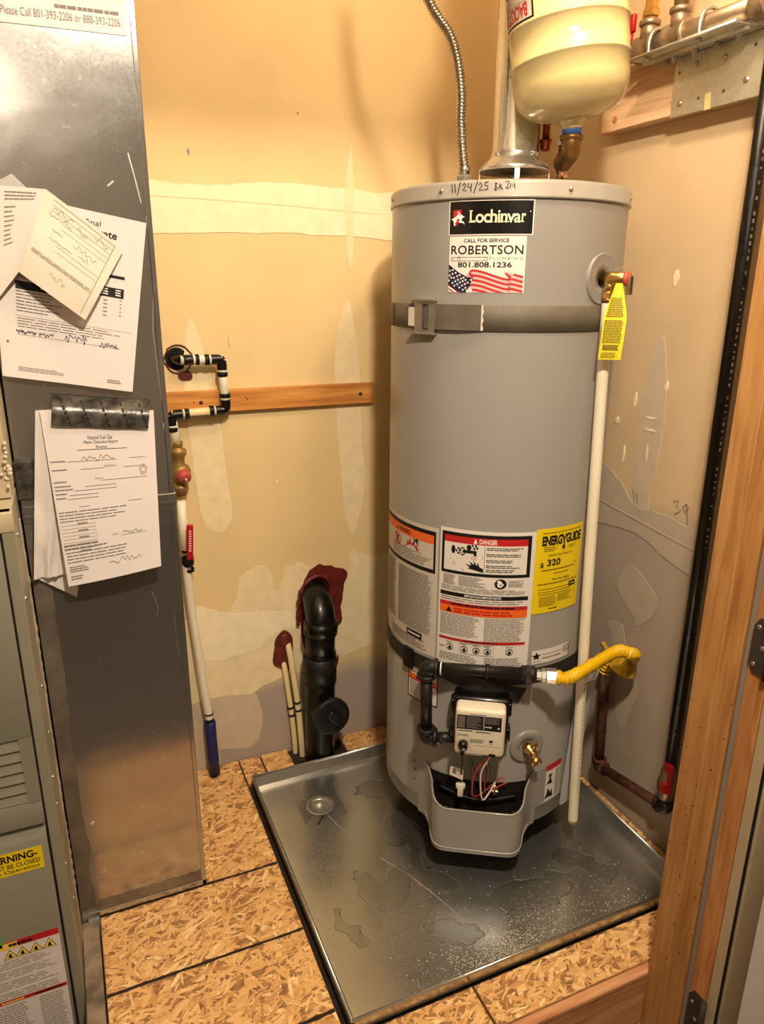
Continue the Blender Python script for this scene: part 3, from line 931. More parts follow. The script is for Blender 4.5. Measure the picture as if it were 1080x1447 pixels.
stripes([(300, 790), (330, 750), (360, 745), (450, 762), (560, 800), (640, 825), (715, 838)], list(range(300, 716, 26)) + [715], 11, 23, 968, lambda y: 300 + (y - 790) * 0.35)
stripes([(668, 790), (690, 775), (740, 785), (826, 808)], [690, 715, 740, 770, 800, 826], 8, 23, 968)
pb.poly([flagx(*p) for p in ((650, 775), (665, 763), (740, 785), (715, 838), (680, 820))][::-1], 'ink_pink', 0.0010)
pb.poly([flagx(*p) for p in ((655, 790), (665, 775), (720, 815), (712, 838))][::-1], 'ink_red', 0.0012)
pb.poly([flagx(*p) for p in ((300, 790), (320, 755), (345, 800), (350, 835))][::-1], 'ink_pink', 0.0010)
pb.poly([flagx(*p) for p in ((312, 790), (325, 765), (362, 820), (352, 838))][::-1], 'ink_red', 0.0012)
pb.poly([flagx(*p) for p in ((106, 885), (230, 968), (106, 968))][::-1], 'ink_red', 0.0008)
pb.poly([flagx(*p) for p in ((106, 905), (205, 968), (180, 968), (106, 925))][::-1], 'ink_white', 0.0010)
pb.poly([flagx(*p) for p in ((106, 940), (150, 968), (125, 968), (106, 955))][::-1], 'ink_white', 0.0010)
pb.poly([flagx(*p) for p in ((106, 698), (200, 768), (300, 820), (357, 832), (330, 900), (292, 968), (235, 968), (150, 925), (106, 890))][::-1], 'ink_navy', 0.0012)


def star(u, v, r, m, h, asp=1.0, a0=0.3):
    pts = []
    for k in range(10):
        rr = r if k % 2 == 0 else r * 0.42
        pts.append((u + rr * asp * math.sin(a0 + k * PI / 5), v + rr * math.cos(a0 + k * PI / 5)))
    pb.poly(pts, m, h)


for (sx, sy) in ((120, 760), (150, 752), (118, 805), (148, 790), (180, 780), (135, 828), (165, 828), (198, 812), (224, 800), (112, 855), (150, 878), (180, 862), (208, 848), (240, 835), (265, 826), (172, 905), (202, 890), (230, 872), (258, 860), (285, 848), (340, 848), (225, 922), (252, 902), (280, 888), (308, 874), (262, 944), (288, 925), (300, 952)):
    star(X(sx), Y(sy), 0.026, 'ink_white', 0.0014, 535 / 735.0)
pb.build('lettering', lab)

# large warning label on the near-left flank
LW = (ud(-75.5), 0.553, ud(-26.0), 0.871)
lw = LW[2] - LW[0]
pb = Print(onbox(LW), 0.03); pb.rect(0, 0, 1, 1, 'sticker_white_dull', 0.0005)
lab = pb.build('warning_label', wh)
pb = Print(onbox(LW), 0.03)
pb.rect(0, 0.655, 0.97, 0.97, 'ink_black', 0.0007); pb.rect(0.0, 0.685, 0.945, 0.94, 'sticker_white_dull', 0.0010)
pb.rect(0.0, 0.875, 0.945, 0.94, 'ink_orange', 0.0012)
pb.text('WARNING', 0.40, 0.888, 0.62, 0.925, 'ink_black', 0.0014, 0.02)
pb.poly([(0.34, 0.888), (0.38, 0.888), (0.36, 0.925)], 'ink_black', 0.0014)
pb.ring(0.36, 0.815, 0.045, 0.012, 'ink_red', 0.0014, 0.075); pb.rect(0.335, 0.79, 0.385, 0.84, 'ink_black', 0.0013); pb.stroke([(0.31, 0.845), (0.41, 0.785)], 0.012, 'ink_red', 0.0016)
pb.poly([(0.50, 0.785), (0.74, 0.785), (0.75, 0.80), (0.72, 0.815), (0.735, 0.835), (0.69, 0.82), (0.68, 0.85), (0.64, 0.825), (0.61, 0.87), (0.585, 0.83), (0.555, 0.85), (0.56, 0.81)], 'ink_red', 0.0014)
pb.stroke([(0.66, 0.83), (0.70, 0.865), (0.74, 0.84)], 0.014, 'ink_black', 0.0016); pb.disc(0.72, 0.865, 0.014, 'ink_black', 0.0016, 0.02, 10); pb.stroke([(0.68, 0.86), (0.665, 0.875)], 0.01, 'ink_black', 0.0016)
pb.rect(0.02, 0.755, 0.93, 0.758, 'ink_black', 0.0012)
pb.lines(0.25, 0.763, 0.80, 0.783, 2, 'ink_grey', 0.0012); pb.lines(0.25, 0.695, 0.92, 0.750, 4, 'ink_grey', 0.0012)
pb.lines(0.03, 0.16, 0.35, 0.63, 42, 'ink_grey', 0.0012); pb.lines(0.40, 0.16, 0.95, 0.63, 42, 'ink_grey', 0.0012, 0.45, 0.12)
pb.lines(0.25, 0.02, 0.9, 0.10, 5, 'ink_grey', 0.0012)
pb.rect(0.58, 0.10, 0.82, 0.15, 'ink_black', 0.0012); pb.lines(0.60, 0.115, 0.80, 0.135, 1, 'ink_white', 0.0014, 0.6, 0)
pb.build('print', lab)

# middle label: danger, important, warning panels
LM = (ud(-24.9), 0.548, ud(23.0), 0.879)
pb = Print(onbox(LM), 0.03); pb.rect(0, 0, 1, 1, 'sticker_white', 0.0005)
lab = pb.build('danger_label', wh)
pb = Print(onbox(LM), 0.03)
K = 'ink_black'
pb.rect(0.02, 0.682, 0.955, 0.975, K, 0.0007); pb.rect(0.05, 0.705, 0.915, 0.95, 'sticker_white', 0.0010); pb.rect(0.05, 0.905, 0.915, 0.952, 'ink_red', 0.0012)
pb.text('DANGER', 0.42, 0.912, 0.60, 0.945, 'ink_white', 0.0014, 0.02); pb.poly([(0.36, 0.912), (0.40, 0.912), (0.38, 0.946)], 'ink_white', 0.0014)
pb.rect(0.475, 0.71, 0.479, 0.90, K, 0.0012)
pb.disc(0.15, 0.855, 0.03, K, 0.0013, 0.022); pb.disc(0.315, 0.88, 0.02, K, 0.0013, 0.025)
pb.ring(0.25, 0.85, 0.025, 0.009, K, 0.0013, 0.025); pb.rect(0.25, 0.84, 0.38, 0.862, K, 0.0013); pb.rect(0.365, 0.825, 0.395, 0.862, K, 0.0013)
for q in ((0.185, 0.85), (0.205, 0.868), (0.205, 0.835), (0.22, 0.855), (0.35, 0.895), (0.37, 0.875), (0.385, 0.895), (0.40, 0.88)):
    pb.poly([(q[0] - 0.014, q[1]), (q[0], q[1] - 0.011), (q[0] + 0.014, q[1]), (q[0], q[1] + 0.011)], K, 0.0013)
pb.stroke([(0.12, 0.79), (0.46, 0.822)], 0.004, K, 0.0012); pb.stroke([(0.46, 0.81), (0.15, 0.776), (0.15, 0.76), (0.27, 0.715)], 0.004, K, 0.0012)
for x in (0.355, 0.375, 0.395):
    pb.stroke([(x, 0.82), (x - 0.01, 0.808), (x, 0.796)], 0.005, 'ink_red', 0.0013)
pb.poly([(0.47, 0.712), (0.47, 0.738), (0.43, 0.752), (0.41, 0.785), (0.405, 0.757), (0.365, 0.795), (0.375, 0.764), (0.325, 0.785), (0.345, 0.757), (0.285, 0.765), (0.33, 0.742), (0.30, 0.735), (0.36, 0.728)], K, 0.0013)
for z in (0.893, 0.850, 0.808, 0.770, 0.740):
    pb.lines(0.495, z - 0.024, 0.89, z, 2, K, 0.0012, 0.5, 0.35)
pb.lines(0.05, 0.60, 0.20, 0.675, 8, 'ink_grey', 0.0012, 0.5, 0.5); pb.lines(0.22, 0.60, 0.52, 0.675, 8, 'ink_grey', 0.0012, 0.5, 0.4)
pb.disc(0.655, 0.638, 0.036, K, 0.0012, 0.062, 28); pb.poly([(0.62, 0.64), (0.655, 0.66), (0.69, 0.635), (0.66, 0.612), (0.625, 0.62)], 'ink_white', 0.0015); pb.disc(0.635, 0.655, 0.010, 'ink_white', 0.0015, 0.016, 10)
pb.stroke([(0.64, 0.64), (0.655, 0.625), (0.675, 0.645)], 0.007, K, 0.0017)
pb.lines(0.735, 0.615, 0.90, 0.665, 5, 'ink_grey', 0.0012); pb.lines(0.03, 0.558, 0.93, 0.595, 4, 'ink_grey', 0.0012, 0.4, 0.2)
pb.rect(0.02, 0.520, 0.955, 0.548, K, 0.0012); pb.text('IMPORTANT/IMPORTANTE', 0.29, 0.525, 0.67, 0.543, 'ink_white', 0.0014, 0.01)
pb.lines(0.03, 0.482, 0.93, 0.512, 2, 'ink_grey', 0.0012, 0.4, 0.1)
pb.rect(0.02, 0.448, 0.955, 0.476, 'ink_red', 0.0012); pb.lines(0.15, 0.453, 0.82, 0.472, 1, K, 0.0014, 0.6, 0)
pb.rect(0.02, 0.392, 0.955, 0.448, 'ink_orange', 0.0012); pb.poly([(0.09, 0.40), (0.16, 0.40), (0.125, 0.44)], K, 0.0014); pb.lines(0.18, 0.40, 0.82, 0.44, 2, 'ink_red', 0.0014, 0.6, 0.1)
pb.lines(0.03, 0.225, 0.47, 0.385, 14, 'ink_grey', 0.0012, 0.45, 0.2); pb.lines(0.51, 0.205, 0.95, 0.385, 16, 'ink_grey', 0.0012, 0.45, 0.2)
pb.rect(0.02, 0.188, 0.955, 0.208, 'ink_red', 0.0012); pb.lines(0.30, 0.192, 0.66, 0.204, 1, K, 0.0014, 0.6, 0)
for x in (0.15, 0.31, 0.44, 0.56, 0.79):
    pb.ring(x, 0.135, 0.022, 0.006, K, 0.0013, 0.036); pb.poly([(x - 0.02, 0.125), (x, 0.15), (x + 0.022, 0.13), (x + 0.005, 0.118)], K, 0.0014)
    pb.lines(x - 0.04, 0.165, x + 0.04, 0.178, 1, 'ink_grey', 0.0012)
pb.lines(0.03, 0.12, 0.10, 0.14, 1, 'ink_grey', 0.0012); pb.frame(0.25, 0.10, 0.62, 0.182, 0.003, 'ink_grey', 0.0012)
pb.lines(0.03, 0.03, 0.5, 0.09, 4, 'ink_grey', 0.0012, 0.45, 0.3); pb.lines(0.53, 0.01, 0.95, 0.09, 6, 'ink_grey', 0.0012, 0.45, 0.15)
pb.build('print', lab)

# yellow energy label
LE = (ud(22.9), 0.683, ud(53.0), 0.884)
pb = Print(onbox(LE), 0.05); pb.rect(0, 0, 1, 1, 'sticker_yellow', 0.0012)
lab = pb.build('energy_label', wh)
pb = Print(onbox(LE), 0.05)
pb.lines(0.12, 0.935, 0.95, 0.955, 1, 'ink_olive', 0.0018, 0.5, 0)
pb.text('ENERG', 0.11, 0.80, 0.50, 0.915, K, 0.0018, 0.045, 0, 0.95); pb.text('GUIDE', 0.585, 0.80, 0.95, 0.915, K, 0.0018, 0.045, 0, 0.95)
pb.stroke([(0.495, 0.91), (0.545, 0.855), (0.595, 0.91)], 0.03, K, 0.0018); pb.stroke([(0.545, 0.86), (0.545, 0.77)], 0.03, K, 0.0018); pb.poly([(0.50, 0.775), (0.59, 0.775), (0.545, 0.725)], K, 0.0018)
pb.lines(0.15, 0.725, 0.42, 0.79, 3, 'ink_olive', 0.0018, 0.4); pb.lines(0.66, 0.735, 0.85, 0.775, 2, 'ink_olive', 0.0018, 0.4)
pb.text('Estimated Yearly Energy Cost', 0.25, 0.665, 0.75, 0.70, K, 0.0018)
pb.text('$', 0.10, 0.545, 0.17, 0.61, K, 0.0018, 0.02); pb.text('320', 0.23, 0.56, 0.50, 0.64, K, 0.0018, 0.03)
pb.rect(0.13, 0.51, 0.84, 0.519, K, 0.0018); pb.poly([(0.84, 0.56), (0.87, 0.56), (0.855, 0.535)], K, 0.0018)
pb.lines(0.38, 0.455, 0.70, 0.475, 1, 'ink_olive', 0.0018, 0.5, 0)
pb.text('First Hour Rating', 0.36, 0.375, 0.73, 0.41, K, 0.0018, 0.01); pb.lines(0.08, 0.34, 0.94, 0.362, 1, 'ink_olive', 0.0018, 0.6, 0)
pb.frame(0.11, 0.22, 0.78, 0.29, 0.006, K, 0.0018); pb.rect(0.11, 0.25, 0.78, 0.256, K, 0.0018); pb.rect(0.74, 0.265, 0.90, 0.325, K, 0.0018); pb.lines(0.77, 0.285, 0.87, 0.305, 1, 'ink_yellow', 0.002, 0.6, 0)
pb.lines(0.13, 0.075, 0.50, 0.20, 8, 'ink_olive', 0.0018, 0.4); pb.lines(0.50, 0.11, 0.86, 0.205, 6, 'ink_olive', 0.0018, 0.4, 0.4)
pb.lines(0.33, 0.035, 0.50, 0.055, 1, K, 0.0018, 0.6, 0)
pb.build('print', lab)

# narrow approval label
LA = (ud(24.6), 0.555, ud(50.2), 0.592)
pb = Print(onbox(LA), 0.08); pb.rect(0, 0, 1, 1, 'sticker_white', 0.0012)
lab = pb.build('approval_label', wh)
pb = Print(onbox(LA), 0.08)
pb.frame(0, 0, 1, 1, 0.02, 'ink_grey', 0.0016)
star(0.13, 0.55, 0.30, K, 0.0018, 0.38, 0.0); pb.ring(0.90, 0.6, 0.24, 0.02, K, 0.0018, 0.085); pb.stroke([(0.93, 0.75), (0.88, 0.72), (0.87, 0.5), (0.92, 0.45), (0.92, 0.6), (0.88, 0.6)], 0.02, K, 0.0018)
pb.lines(0.27, 0.30, 0.76, 0.42, 1, 'ink_grey', 0.0018, 0.7, 0); pb.lines(0.27, 0.58, 0.76, 0.66, 1, 'ink_soft', 0.0018, 0.6, 0); pb.lines(0.04, 0.12, 0.25, 0.22, 1, 'ink_soft', 0.0018, 0.6, 0)
pb.build('print', lab)

# small warning label low on the flank (the gas pipe passes in front)
LX = (ud(-44.5), 0.422, ud(-23.5), 0.512)
pb = Print(onbox(LX), 0.08); pb.rect(0, 0, 1, 1, 'sticker_white', 0.0006)
lab = pb.build('caution_label', wh)
pb = Print(onbox(LX), 0.08)
pb.frame(0, 0, 1, 1, 0.03, K, 0.0010); pb.rect(0.03, 0.55, 0.97, 0.72, 'ink_orange', 0.0012); pb.rect(0.03, 0.55, 0.97, 0.59, 'ink_red', 0.0014); pb.lines(0.3, 0.6, 0.7, 0.68, 1, K, 0.0015, 0.7, 0)
pb.lines(0.08, 0.06, 0.92, 0.52, 9, 'ink_grey', 0.0012); pb.lines(0.08, 0.76, 0.92, 0.94, 3, 'ink_grey', 0.0012)
pb.build('print', lab)
# small red-topped label low down
LR = (ud(39.0), 0.152, ud(54.0), 0.262)
pb = Print(onbox(LR), 0.08); pb.rect(0, 0, 1, 1, 'sticker_white', 0.0006)
lab = pb.build('tipping_label', wh)
pb = Print(onbox(LR), 0.08)
pb.rect(0, 0.84, 1, 1, 'ink_red', 0.0010)
pb.poly([(0.15, 0.10), (0.60, 0.10), (0.52, 0.34), (0.46, 0.22), (0.30, 0.38), (0.25, 0.22)], K, 0.001); pb.poly([(0.2, 0.48), (0.55, 0.46), (0.42, 0.62), (0.5, 0.72), (0.3, 0.74), (0.36, 0.60)], K, 0.001)
pb.lines(0.68, 0.06, 0.95, 0.78, 14, 'ink_grey', 0.001, 0.5, 0.1)
pb.build('print', lab)

# access plates either side of the burner opening
for a0, a1, nm in ((-43, -34, 'l'), (34.5, 41, 'r')):
    b = B()
    b.grid(lambda u, v: tank_pt(ud(a0 + (a1 - a0) * u), 0.158 + 0.102 * v, 0.0018), 4, 1)
    for v in (0.158, 0.260):
        b.grid(lambda u, w: tank_pt(ud(a0 + (a1 - a0) * u), v, 0.0018 * w), 4, 1)
    for u in (a0, a1):
        b.grid(lambda q, w: tank_pt(ud(u), 0.158 + 0.102 * q, 0.0018 * w), 1, 1)
    pl = b.build('access_plate', 'tank_enamel', wh, fix=False)
    if nm == 'l':
        for z in (0.247, 0.222, 0.193):
            p = tank_pt(ud(-37.4), z, 0.0018); n = (tank_pt(ud(-37.4), z, 1) - p).normalized()
            B().lathe([(0.0024, 0), (0.002, 0.0015), (0.0005, 0.002)], p, n, 8).build('screw', 'dark_metal', pl)
# burner opening, burner bits
b = B()
b.grid(lambda u, v: tank_pt(ud(-27 + 57 * u), 0.130 + 0.118 * v - 0.008 * u * v, 0.0012), 18, 1)
b.build('burner_opening', 'burner_dark', wh, fix=False)
b = B()
b.tube([tank_pt(ud(-20), 0.214, 0.008), tank_pt(ud(0), 0.200, 0.012), tank_pt(ud(22), 0.205, 0.008)], 0.006, 8)
b.tube([tank_pt(ud(-22), 0.224, 0.006), tank_pt(ud(-10), 0.218, 0.012)], 0.004, 8)
b.build('burner_tube', 'dark_metal', wh)
# combustion chute: sheet that swells out at the front with a cut-down rim


def chute(a, v, inner=0.0):
    """a in degrees across, v 0 bottom .. 1 top edge"""
    t = min(1.0, max(0.0, (32.5 - abs(a - 1.0)) / 20.0))
    t = t * t * (3 - 2 * t)
    out = 0.003 + 0.062 * t
    s = min(1.0, max(0.0, (30.5 - abs(a - 1.5)) / 18.0))
    s = s * s * (3 - 2 * s)
    ztop = 0.258 - 0.054 * s
    zbot = 0.106 - 0.022 * t
    z = zbot + (ztop - zbot) * v
    # flat-fronted box: keep the front straight across
    ang = R(a)
    rad = TR + out
    if t > 0.5:
        k = (t - 0.5) * 2
        flat = (TR + 0.060) * math.cos(R(11)) / math.cos(R(a - 1.0))
        rad = rad * (1 - k) + (flat + 0.008) * k
    bulge = 0.003 * math.sin(PI * v) * t
    return FT @ Vector(((rad + bulge - inner) * math.sin(ang), -(rad + bulge - inner) * math.cos(ang), z))


NA = 66
b = B()
A0, A1 = -34.0, 34.5
ang = lambda u: A0 + (A1 - A0) * u
b.grid(lambda u, v: chute(ang(u), v), NA, 10)
b.grid(lambda u, v: chute(ang(u), v, 0.0035), NA, 10)
b.grid(lambda u, v: chute(ang(u), 1, 0.0035 * v), NA, 1)
# floor of the chute
b.grid(lambda u, v: (lambda p, q: p.lerp(q, v))(chute(ang(u), 0), FT @ Vector(((TR - 0.004) * math.sin(R(ang(u))), -(TR - 0.004) * math.cos(R(ang(u))), 0.106))), NA, 2)
ch = b.build('burner_chute', 'tank_enamel', wh, fix=False)
b = B(); b.tube([chute(ang(k / 40), 1, 0.0015) + Vector((0, 0, 0.0005)) for k in range(41)], 0.0026, 8, spline=False)
b.build('chute_rim', 'tank_enamel', ch)
b = B(); b.tube([chute(ang(k / 40), 0.10, -0.001) for k in range(3, 38)], 0.0022, 8, spline=False)
b.build('chute_bead', 'tank_enamel', ch)


def FTp(s, h, z):
    """point in the plane h in front of the jacket's nearest line"""
    return FT @ Vector((s, -(TR + h), z))


FTm = FT
# gas control valve
b = B(FTm); b.box(-0.062, 0.064, -(TR + 0.046), -(TR - 0.004), 0.380, 0.498, 0, 0.008, 3)
gc = b.build('gas_control', 'sticker_black', wh)
for sx in (-0.063, 0.065):
    for z in (0.405, 0.470):
        b = B(FTm); b.box(sx - 0.005, sx + 0.005, -(TR + 0.040), -(TR + 0.01), z - 0.016, z + 0.016, 0, 0.003, 2)
        b.build('side_clip', 'sticker_black', gc)
b = B(FTm); b.box(-0.054, 0.057, -(TR + 0.085), -(TR + 0.040), 0.374, 0.493, 0, 0.010, 4)
b.box(-0.030, 0.012, -(TR + 0.078), -(TR + 0.044), 0.370, 0.380, 0, 0.003, 2)
b.build('control_cover', 'control_white', gc)
mpc = lambda u, v, h: FT @ Vector((u, -(TR + 0.085 + h), v))
pb = Print(mpc, 0.2)
pb.rect(-0.050, 0.443, 0.048, 0.4785, K, 0.0006)
pb.lines(-0.048, 0.446, -0.030, 0.476, 6, 'ink_grey', 0.001, 0.7, 0, False)
pb.lines(-0.028, 0.446, 0.006, 0.476, 9, 'ink_grey', 0.001, 0.5, 0.4); pb.lines(0.012, 0.460, 0.046, 0.476, 5, 'ink_grey', 0.001, 0.5, 0.2); pb.rect(0.0088, 0.444, 0.0098, 0.478, 'ink_white', 0.001)
pb.disc(0.024, 0.4525, 0.0022, 'ink_white', 0.001); pb.disc(0.042, 0.4515, 0.0022, 'ink_white', 0.001); pb.lines(0.012, 0.449, 0.021, 0.455, 1, 'ink_white', 0.001, 0.4, 0)
pb.lines(-0.022, 0.4805, 0.014, 0.4825, 1, K, 0.0006, 0.8, 0); pb.lines(-0.045, 0.4375, -0.015, 0.4405, 1, K, 0.0006, 0.8, 0); pb.lines(-0.008, 0.4365, 0.025, 0.4395, 1, K, 0.0006, 0.8, 0)
pb.lines(-0.047, 0.4245, -0.022, 0.430, 2, 'ink_grey', 0.0006, 0.5, 0.1)
pb.lines(-0.019, 0.409, 0.015, 0.419, 5, 'ink_grey', 0.0006, 0.5, 0.25)
pb.disc(0.027, 0.4165, 0.0028, K, 0.0006, 0.004); pb.rect(0.023, 0.4135, 0.031, 0.4150, K, 0.0006); pb.lines(0.023, 0.409, 0.031, 0.411, 1, 'ink_grey', 0.0006, 0.7, 0)
for k in range(9):
    a = R(-220 + k * 32)
    pb.stroke([(-0.034 + 0.0135 * math.cos(a), 0.404 + 0.0135 * math.sin(a)), (-0.034 + 0.0165 * math.cos(a), 0.404 + 0.0165 * math.sin(a))], 0.001, K, 0.0006)
pb.stroke([(-0.025, 0.388), (-0.016, 0.392), (-0.010, 0.4025), (0.050, 0.4035)], 0.0006, 'ink_grey', 0.0006)
pb.rect(0.024, 0.376, 0.038, 0.3845, K, 0.0006); pb.rect(-0.040, 0.375, -0.031, 0.385, K, 0.0006)
pb.frame(-0.018, 0.379, 0.008, 0.388, 0.0005, 'ink_soft', 0.0006)
pb.build('control_print', gc)
b = B(); b.lathe([(0.0115, 0), (0.0115, 0.006), (0.0095, 0.012), (0.0095, 0.0135), (0.001, 0.014)], FT @ Vector((-0.034, -(TR + 0.085), 0.404)), (FT.to_3x3() @ Vector((0, -1, 0))), 24)
b.build('knob', 'sticker_black', gc)
# tag and wires below the control
pb = Print(lambda u, v, h: FT @ Vector((u, -(TR + 0.040 + h), v)), 0.2)
pb.poly([(-0.064, 0.285), (-0.032, 0.272), (-0.032, 0.303), (-0.062, 0.309)], 'sticker_white', 0)
lab = pb.build('wire_tag', wh)
pb = Print(lambda u, v, h: FT @ Vector((u, -(TR + 0.0405 + h), v)), 0.2); pb.poly([(-0.058, 0.290), (-0.048, 0.287), (-0.050, 0.303), (-0.056, 0.304)], 'ink_grey', 0); pb.lines(-0.046, 0.281, -0.035, 0.298, 4, 'ink_pink', 0)
pb.build('print', lab, kind='stuff')


def wire(name, pts, r, m):
    B().tube([FTp(*p) for p in pts], r, 8).build(name, m, wh)


wire('wire', [(-0.036, 0.070, 0.378), (-0.035, 0.060, 0.33), (-0.036, 0.035, 0.28), (-0.036, 0.025, 0.245)], 0.0022, 'wire_black')
wire('wire', [(-0.018, 0.060, 0.375), (-0.014, 0.045, 0.33), (0.000, 0.03, 0.285), (0.012, 0.02, 0.255)], 0.0018, 'wire_black')
wire('pilot_tube', [(-0.010, 0.050, 0.376), (-0.010, 0.035, 0.32), (-0.010, 0.022, 0.27), (-0.012, 0.010, 0.21)], 0.0030, 'wire_grey')
wire('wire', [(0.024, 0.070, 0.378), (0.012, 0.062, 0.345), (-0.004, 0.058, 0.31), (-0.009, 0.054, 0.26), (-0.004, 0.045, 0.235), (0.015, 0.030, 0.235), (0.050, 0.012, 0.262), (0.064, 0.008, 0.268)], 0.0019, 'wire_red')
wire('wire', [(0.032, 0.070, 0.376), (0.020, 0.064, 0.345), (0.010, 0.060, 0.315), (0.010, 0.058, 0.27), (0.017, 0.050, 0.232), (0.030, 0.035, 0.24), (0.044, 0.02, 0.262)], 0.0020, 'wire_white')
wire('wire', [(0.028, 0.066, 0.374), (0.014, 0.055, 0.335), (0.018, 0.045, 0.29), (0.020, 0.04, 0.25)], 0.0017, 'wire_red')
wire('wire', [(0.036, 0.02, 0.235), (0.055, 0.01, 0.245), (0.072, 0.005, 0.252)], 0.0017, 'wire_red')
b = B(); b.tube([FTp(0.018, 0.045, 0.365), FTp(0.022, 0.04, 0.33), FTp(0.026, 0.03, 0.30), FTp(0.024, 0.02, 0.26)], 0.004, 8, res=20, rfun=lambda L, t: 0.0036 + 0.0008 * math.sin(L * 1600))
b.build('wire_sheath', 'wire_grey', wh)
b = B(FTm); b.box(-0.044, -0.030, -(TR + 0.038), -(TR + 0.024), 0.222, 0.258, 0, 0.003, 2)
b.box(-0.048, -0.026, -(TR + 0.036), -(TR + 0.026), 0.244, 0.256, 0, 0.002, 2)
b.build('wire_connector', 'white_plastic', wh)
b = B(FTm); b.box(0.034, 0.052, -(TR + 0.024), -(TR + 0.014), 0.234, 0.240, 0, 0.001, 1); b.box(0.040, 0.046, -(TR + 0.024), -(TR + 0.014), 0.226, 0.254, 0, 0.001, 1)
b.build('igniter_bracket', 'copper_bright', wh)
# drain valve with dished collar
pd = tank_pt(ud(26.3), 0.338, 0.0); nd = (tank_pt(ud(26.3), 0.338, 1.0) - pd).normalized()
b = B(); b.lathe([(0.043, 0.0015), (0.043, 0.006), (0.038, 0.0095), (0.022, 0.0085), (0.016, 0.002)], pd - nd * 0.003, nd, 36, caps=False)
b.build('drain_collar', 'tank_enamel', wh)
b = B(); b.lathe([(0.012, 0), (0.012, 0.012), (0.0155, 0.013), (0.0155, 0.020), (0.011, 0.021), (0.011, 0.034)], pd, nd, 18)
dn = (nd * 0.75 + Vector((0, 0, -0.55)) + FT.to_3x3() @ Vector((0.05, 0, 0))).normalized()
c0 = pd + nd * 0.028
b.lathe([(0.010, 0), (0.010, 0.014), (0.0145, 0.016), (0.0145, 0.028), (0.0125, 0.0285), (0.0085, 0.0285), (0.0085, 0.016)], c0, dn, 18, caps=False)
dv = b.build('drain_valve', 'brass', wh)
b = B(); b.cyl(c0, c0 + Vector((0.004, 0, 0.018)), 0.005, 10); b.box(c0.x - 0.002, c0.x + 0.014, c0.y - 0.004, c0.y + 0.004, c0.z + 0.014, c0.z + 0.026, 0, 0.002, 1)
b.build('drain_handle', 'brass', dv)
# relief valve collar on the jacket
pc = tank_pt(ud(50.0), 1.3985, 0.0); nc = (tank_pt(ud(50.0), 1.3985, 1.0) - pc).normalized()
b = B(); b.lathe([(0.0500, -0.008), (0.0500, 0.0012), (0.0485, 0.0024), (0.0465, 0.0018), (0.030, 0.0016), (0.0165, 0.0006), (0.016, -0.010)], pc, nc, 48, caps=False)
b.build('relief_collar', 'tank_enamel', wh)
B().lathe([(0.0165, 0.0), (0.001, 0.0002)], pc + nc * 0.0008, nc, 24, caps=False).build('relief_hole', 'sticker_black', wh)
for a in (0, 120, 240):
    q = TC + Vector((0.13 * math.cos(R(a + 40)), 0.13 * math.sin(R(a + 40)), 0))
    B().lathe([(0.030, 0.0045), (0.028, 0.012), (0.020, 0.02), (0.020, 0.108)], q, (0, 0, 1), 16).build('leg', 'dark_metal', wh)
# flue outlet legs on top belong to the draft hood (below)

# ---- relief valve and its discharge pipe
n = nc
p0 = pc
rv = thing('relief_valve', tuple(pc + nc * 0.02), 'brass relief valve with steel lever high on the side of the grey heater', 'valve')
ex = FT.to_3x3() @ Vector((math.cos(R(50)), math.sin(R(50)), 0))   # along the jacket
b = B()
b.lathe([(0.0125, -0.006), (0.0125, 0.012), (0.0145, 0.014), (0.0145, 0.030), (0.0130, 0.034), (0.0130, 0.052), (0.010, 0.054)], pc, nc, 20)
cb = pc + nc * 0.018
b.cyl(cb, cb + Vector((0, 0, -0.030)), 0.0115, 18)
b.cyl(cb + Vector((0, 0, -0.026)), cb + Vector((0, 0, -0.036)), 0.014, 6, smooth=False)
b.build('valve_body', 'brass', rv)
b = B(); b.cyl(cb + Vector((0, 0, -0.036)), cb + Vector((0, 0, -0.046)), 0.0125, 18); b.build('pipe_adapter', 'brass_old', rv)
b = B(); b.lathe([(0.0145, 0), (0.0145, 0.004), (0.011, 0.008), (0.004, 0.0085)], pc + nc * 0.054, nc, 20); b.build('red_cap', 'red_plastic', rv)
ctr = pc + nc * 0.0655
b = B()
fr = Matrix.Translation(ctr) @ Matrix((tuple(ex), tuple(nc), (0, 0, 1))).transposed().to_4x4()
b.fr = fr
b.box(-0.006, 0.006, -0.0015, 0.0015, -0.030, 0.006, 0, 0.0008, 1)
b.box(-0.006, -0.0045, -0.012, 0.0, -0.030, 0.006, 0, 0.0005, 1); b.box(0.0045, 0.006, -0.012, 0.0, -0.030, 0.006, 0, 0.0005, 1)
b.build('lever', 'chrome', rv)
b = B(); b.tube([cb + Vector((0, 0, 0.012)) + nc * 0.006, cb + Vector((0, 0, 0.022)) + nc * 0.018, cb + Vector((0, 0, 0.018)) + nc * 0.036], 0.001, 6)
b.build('lever_wire', 'screw_steel', rv)

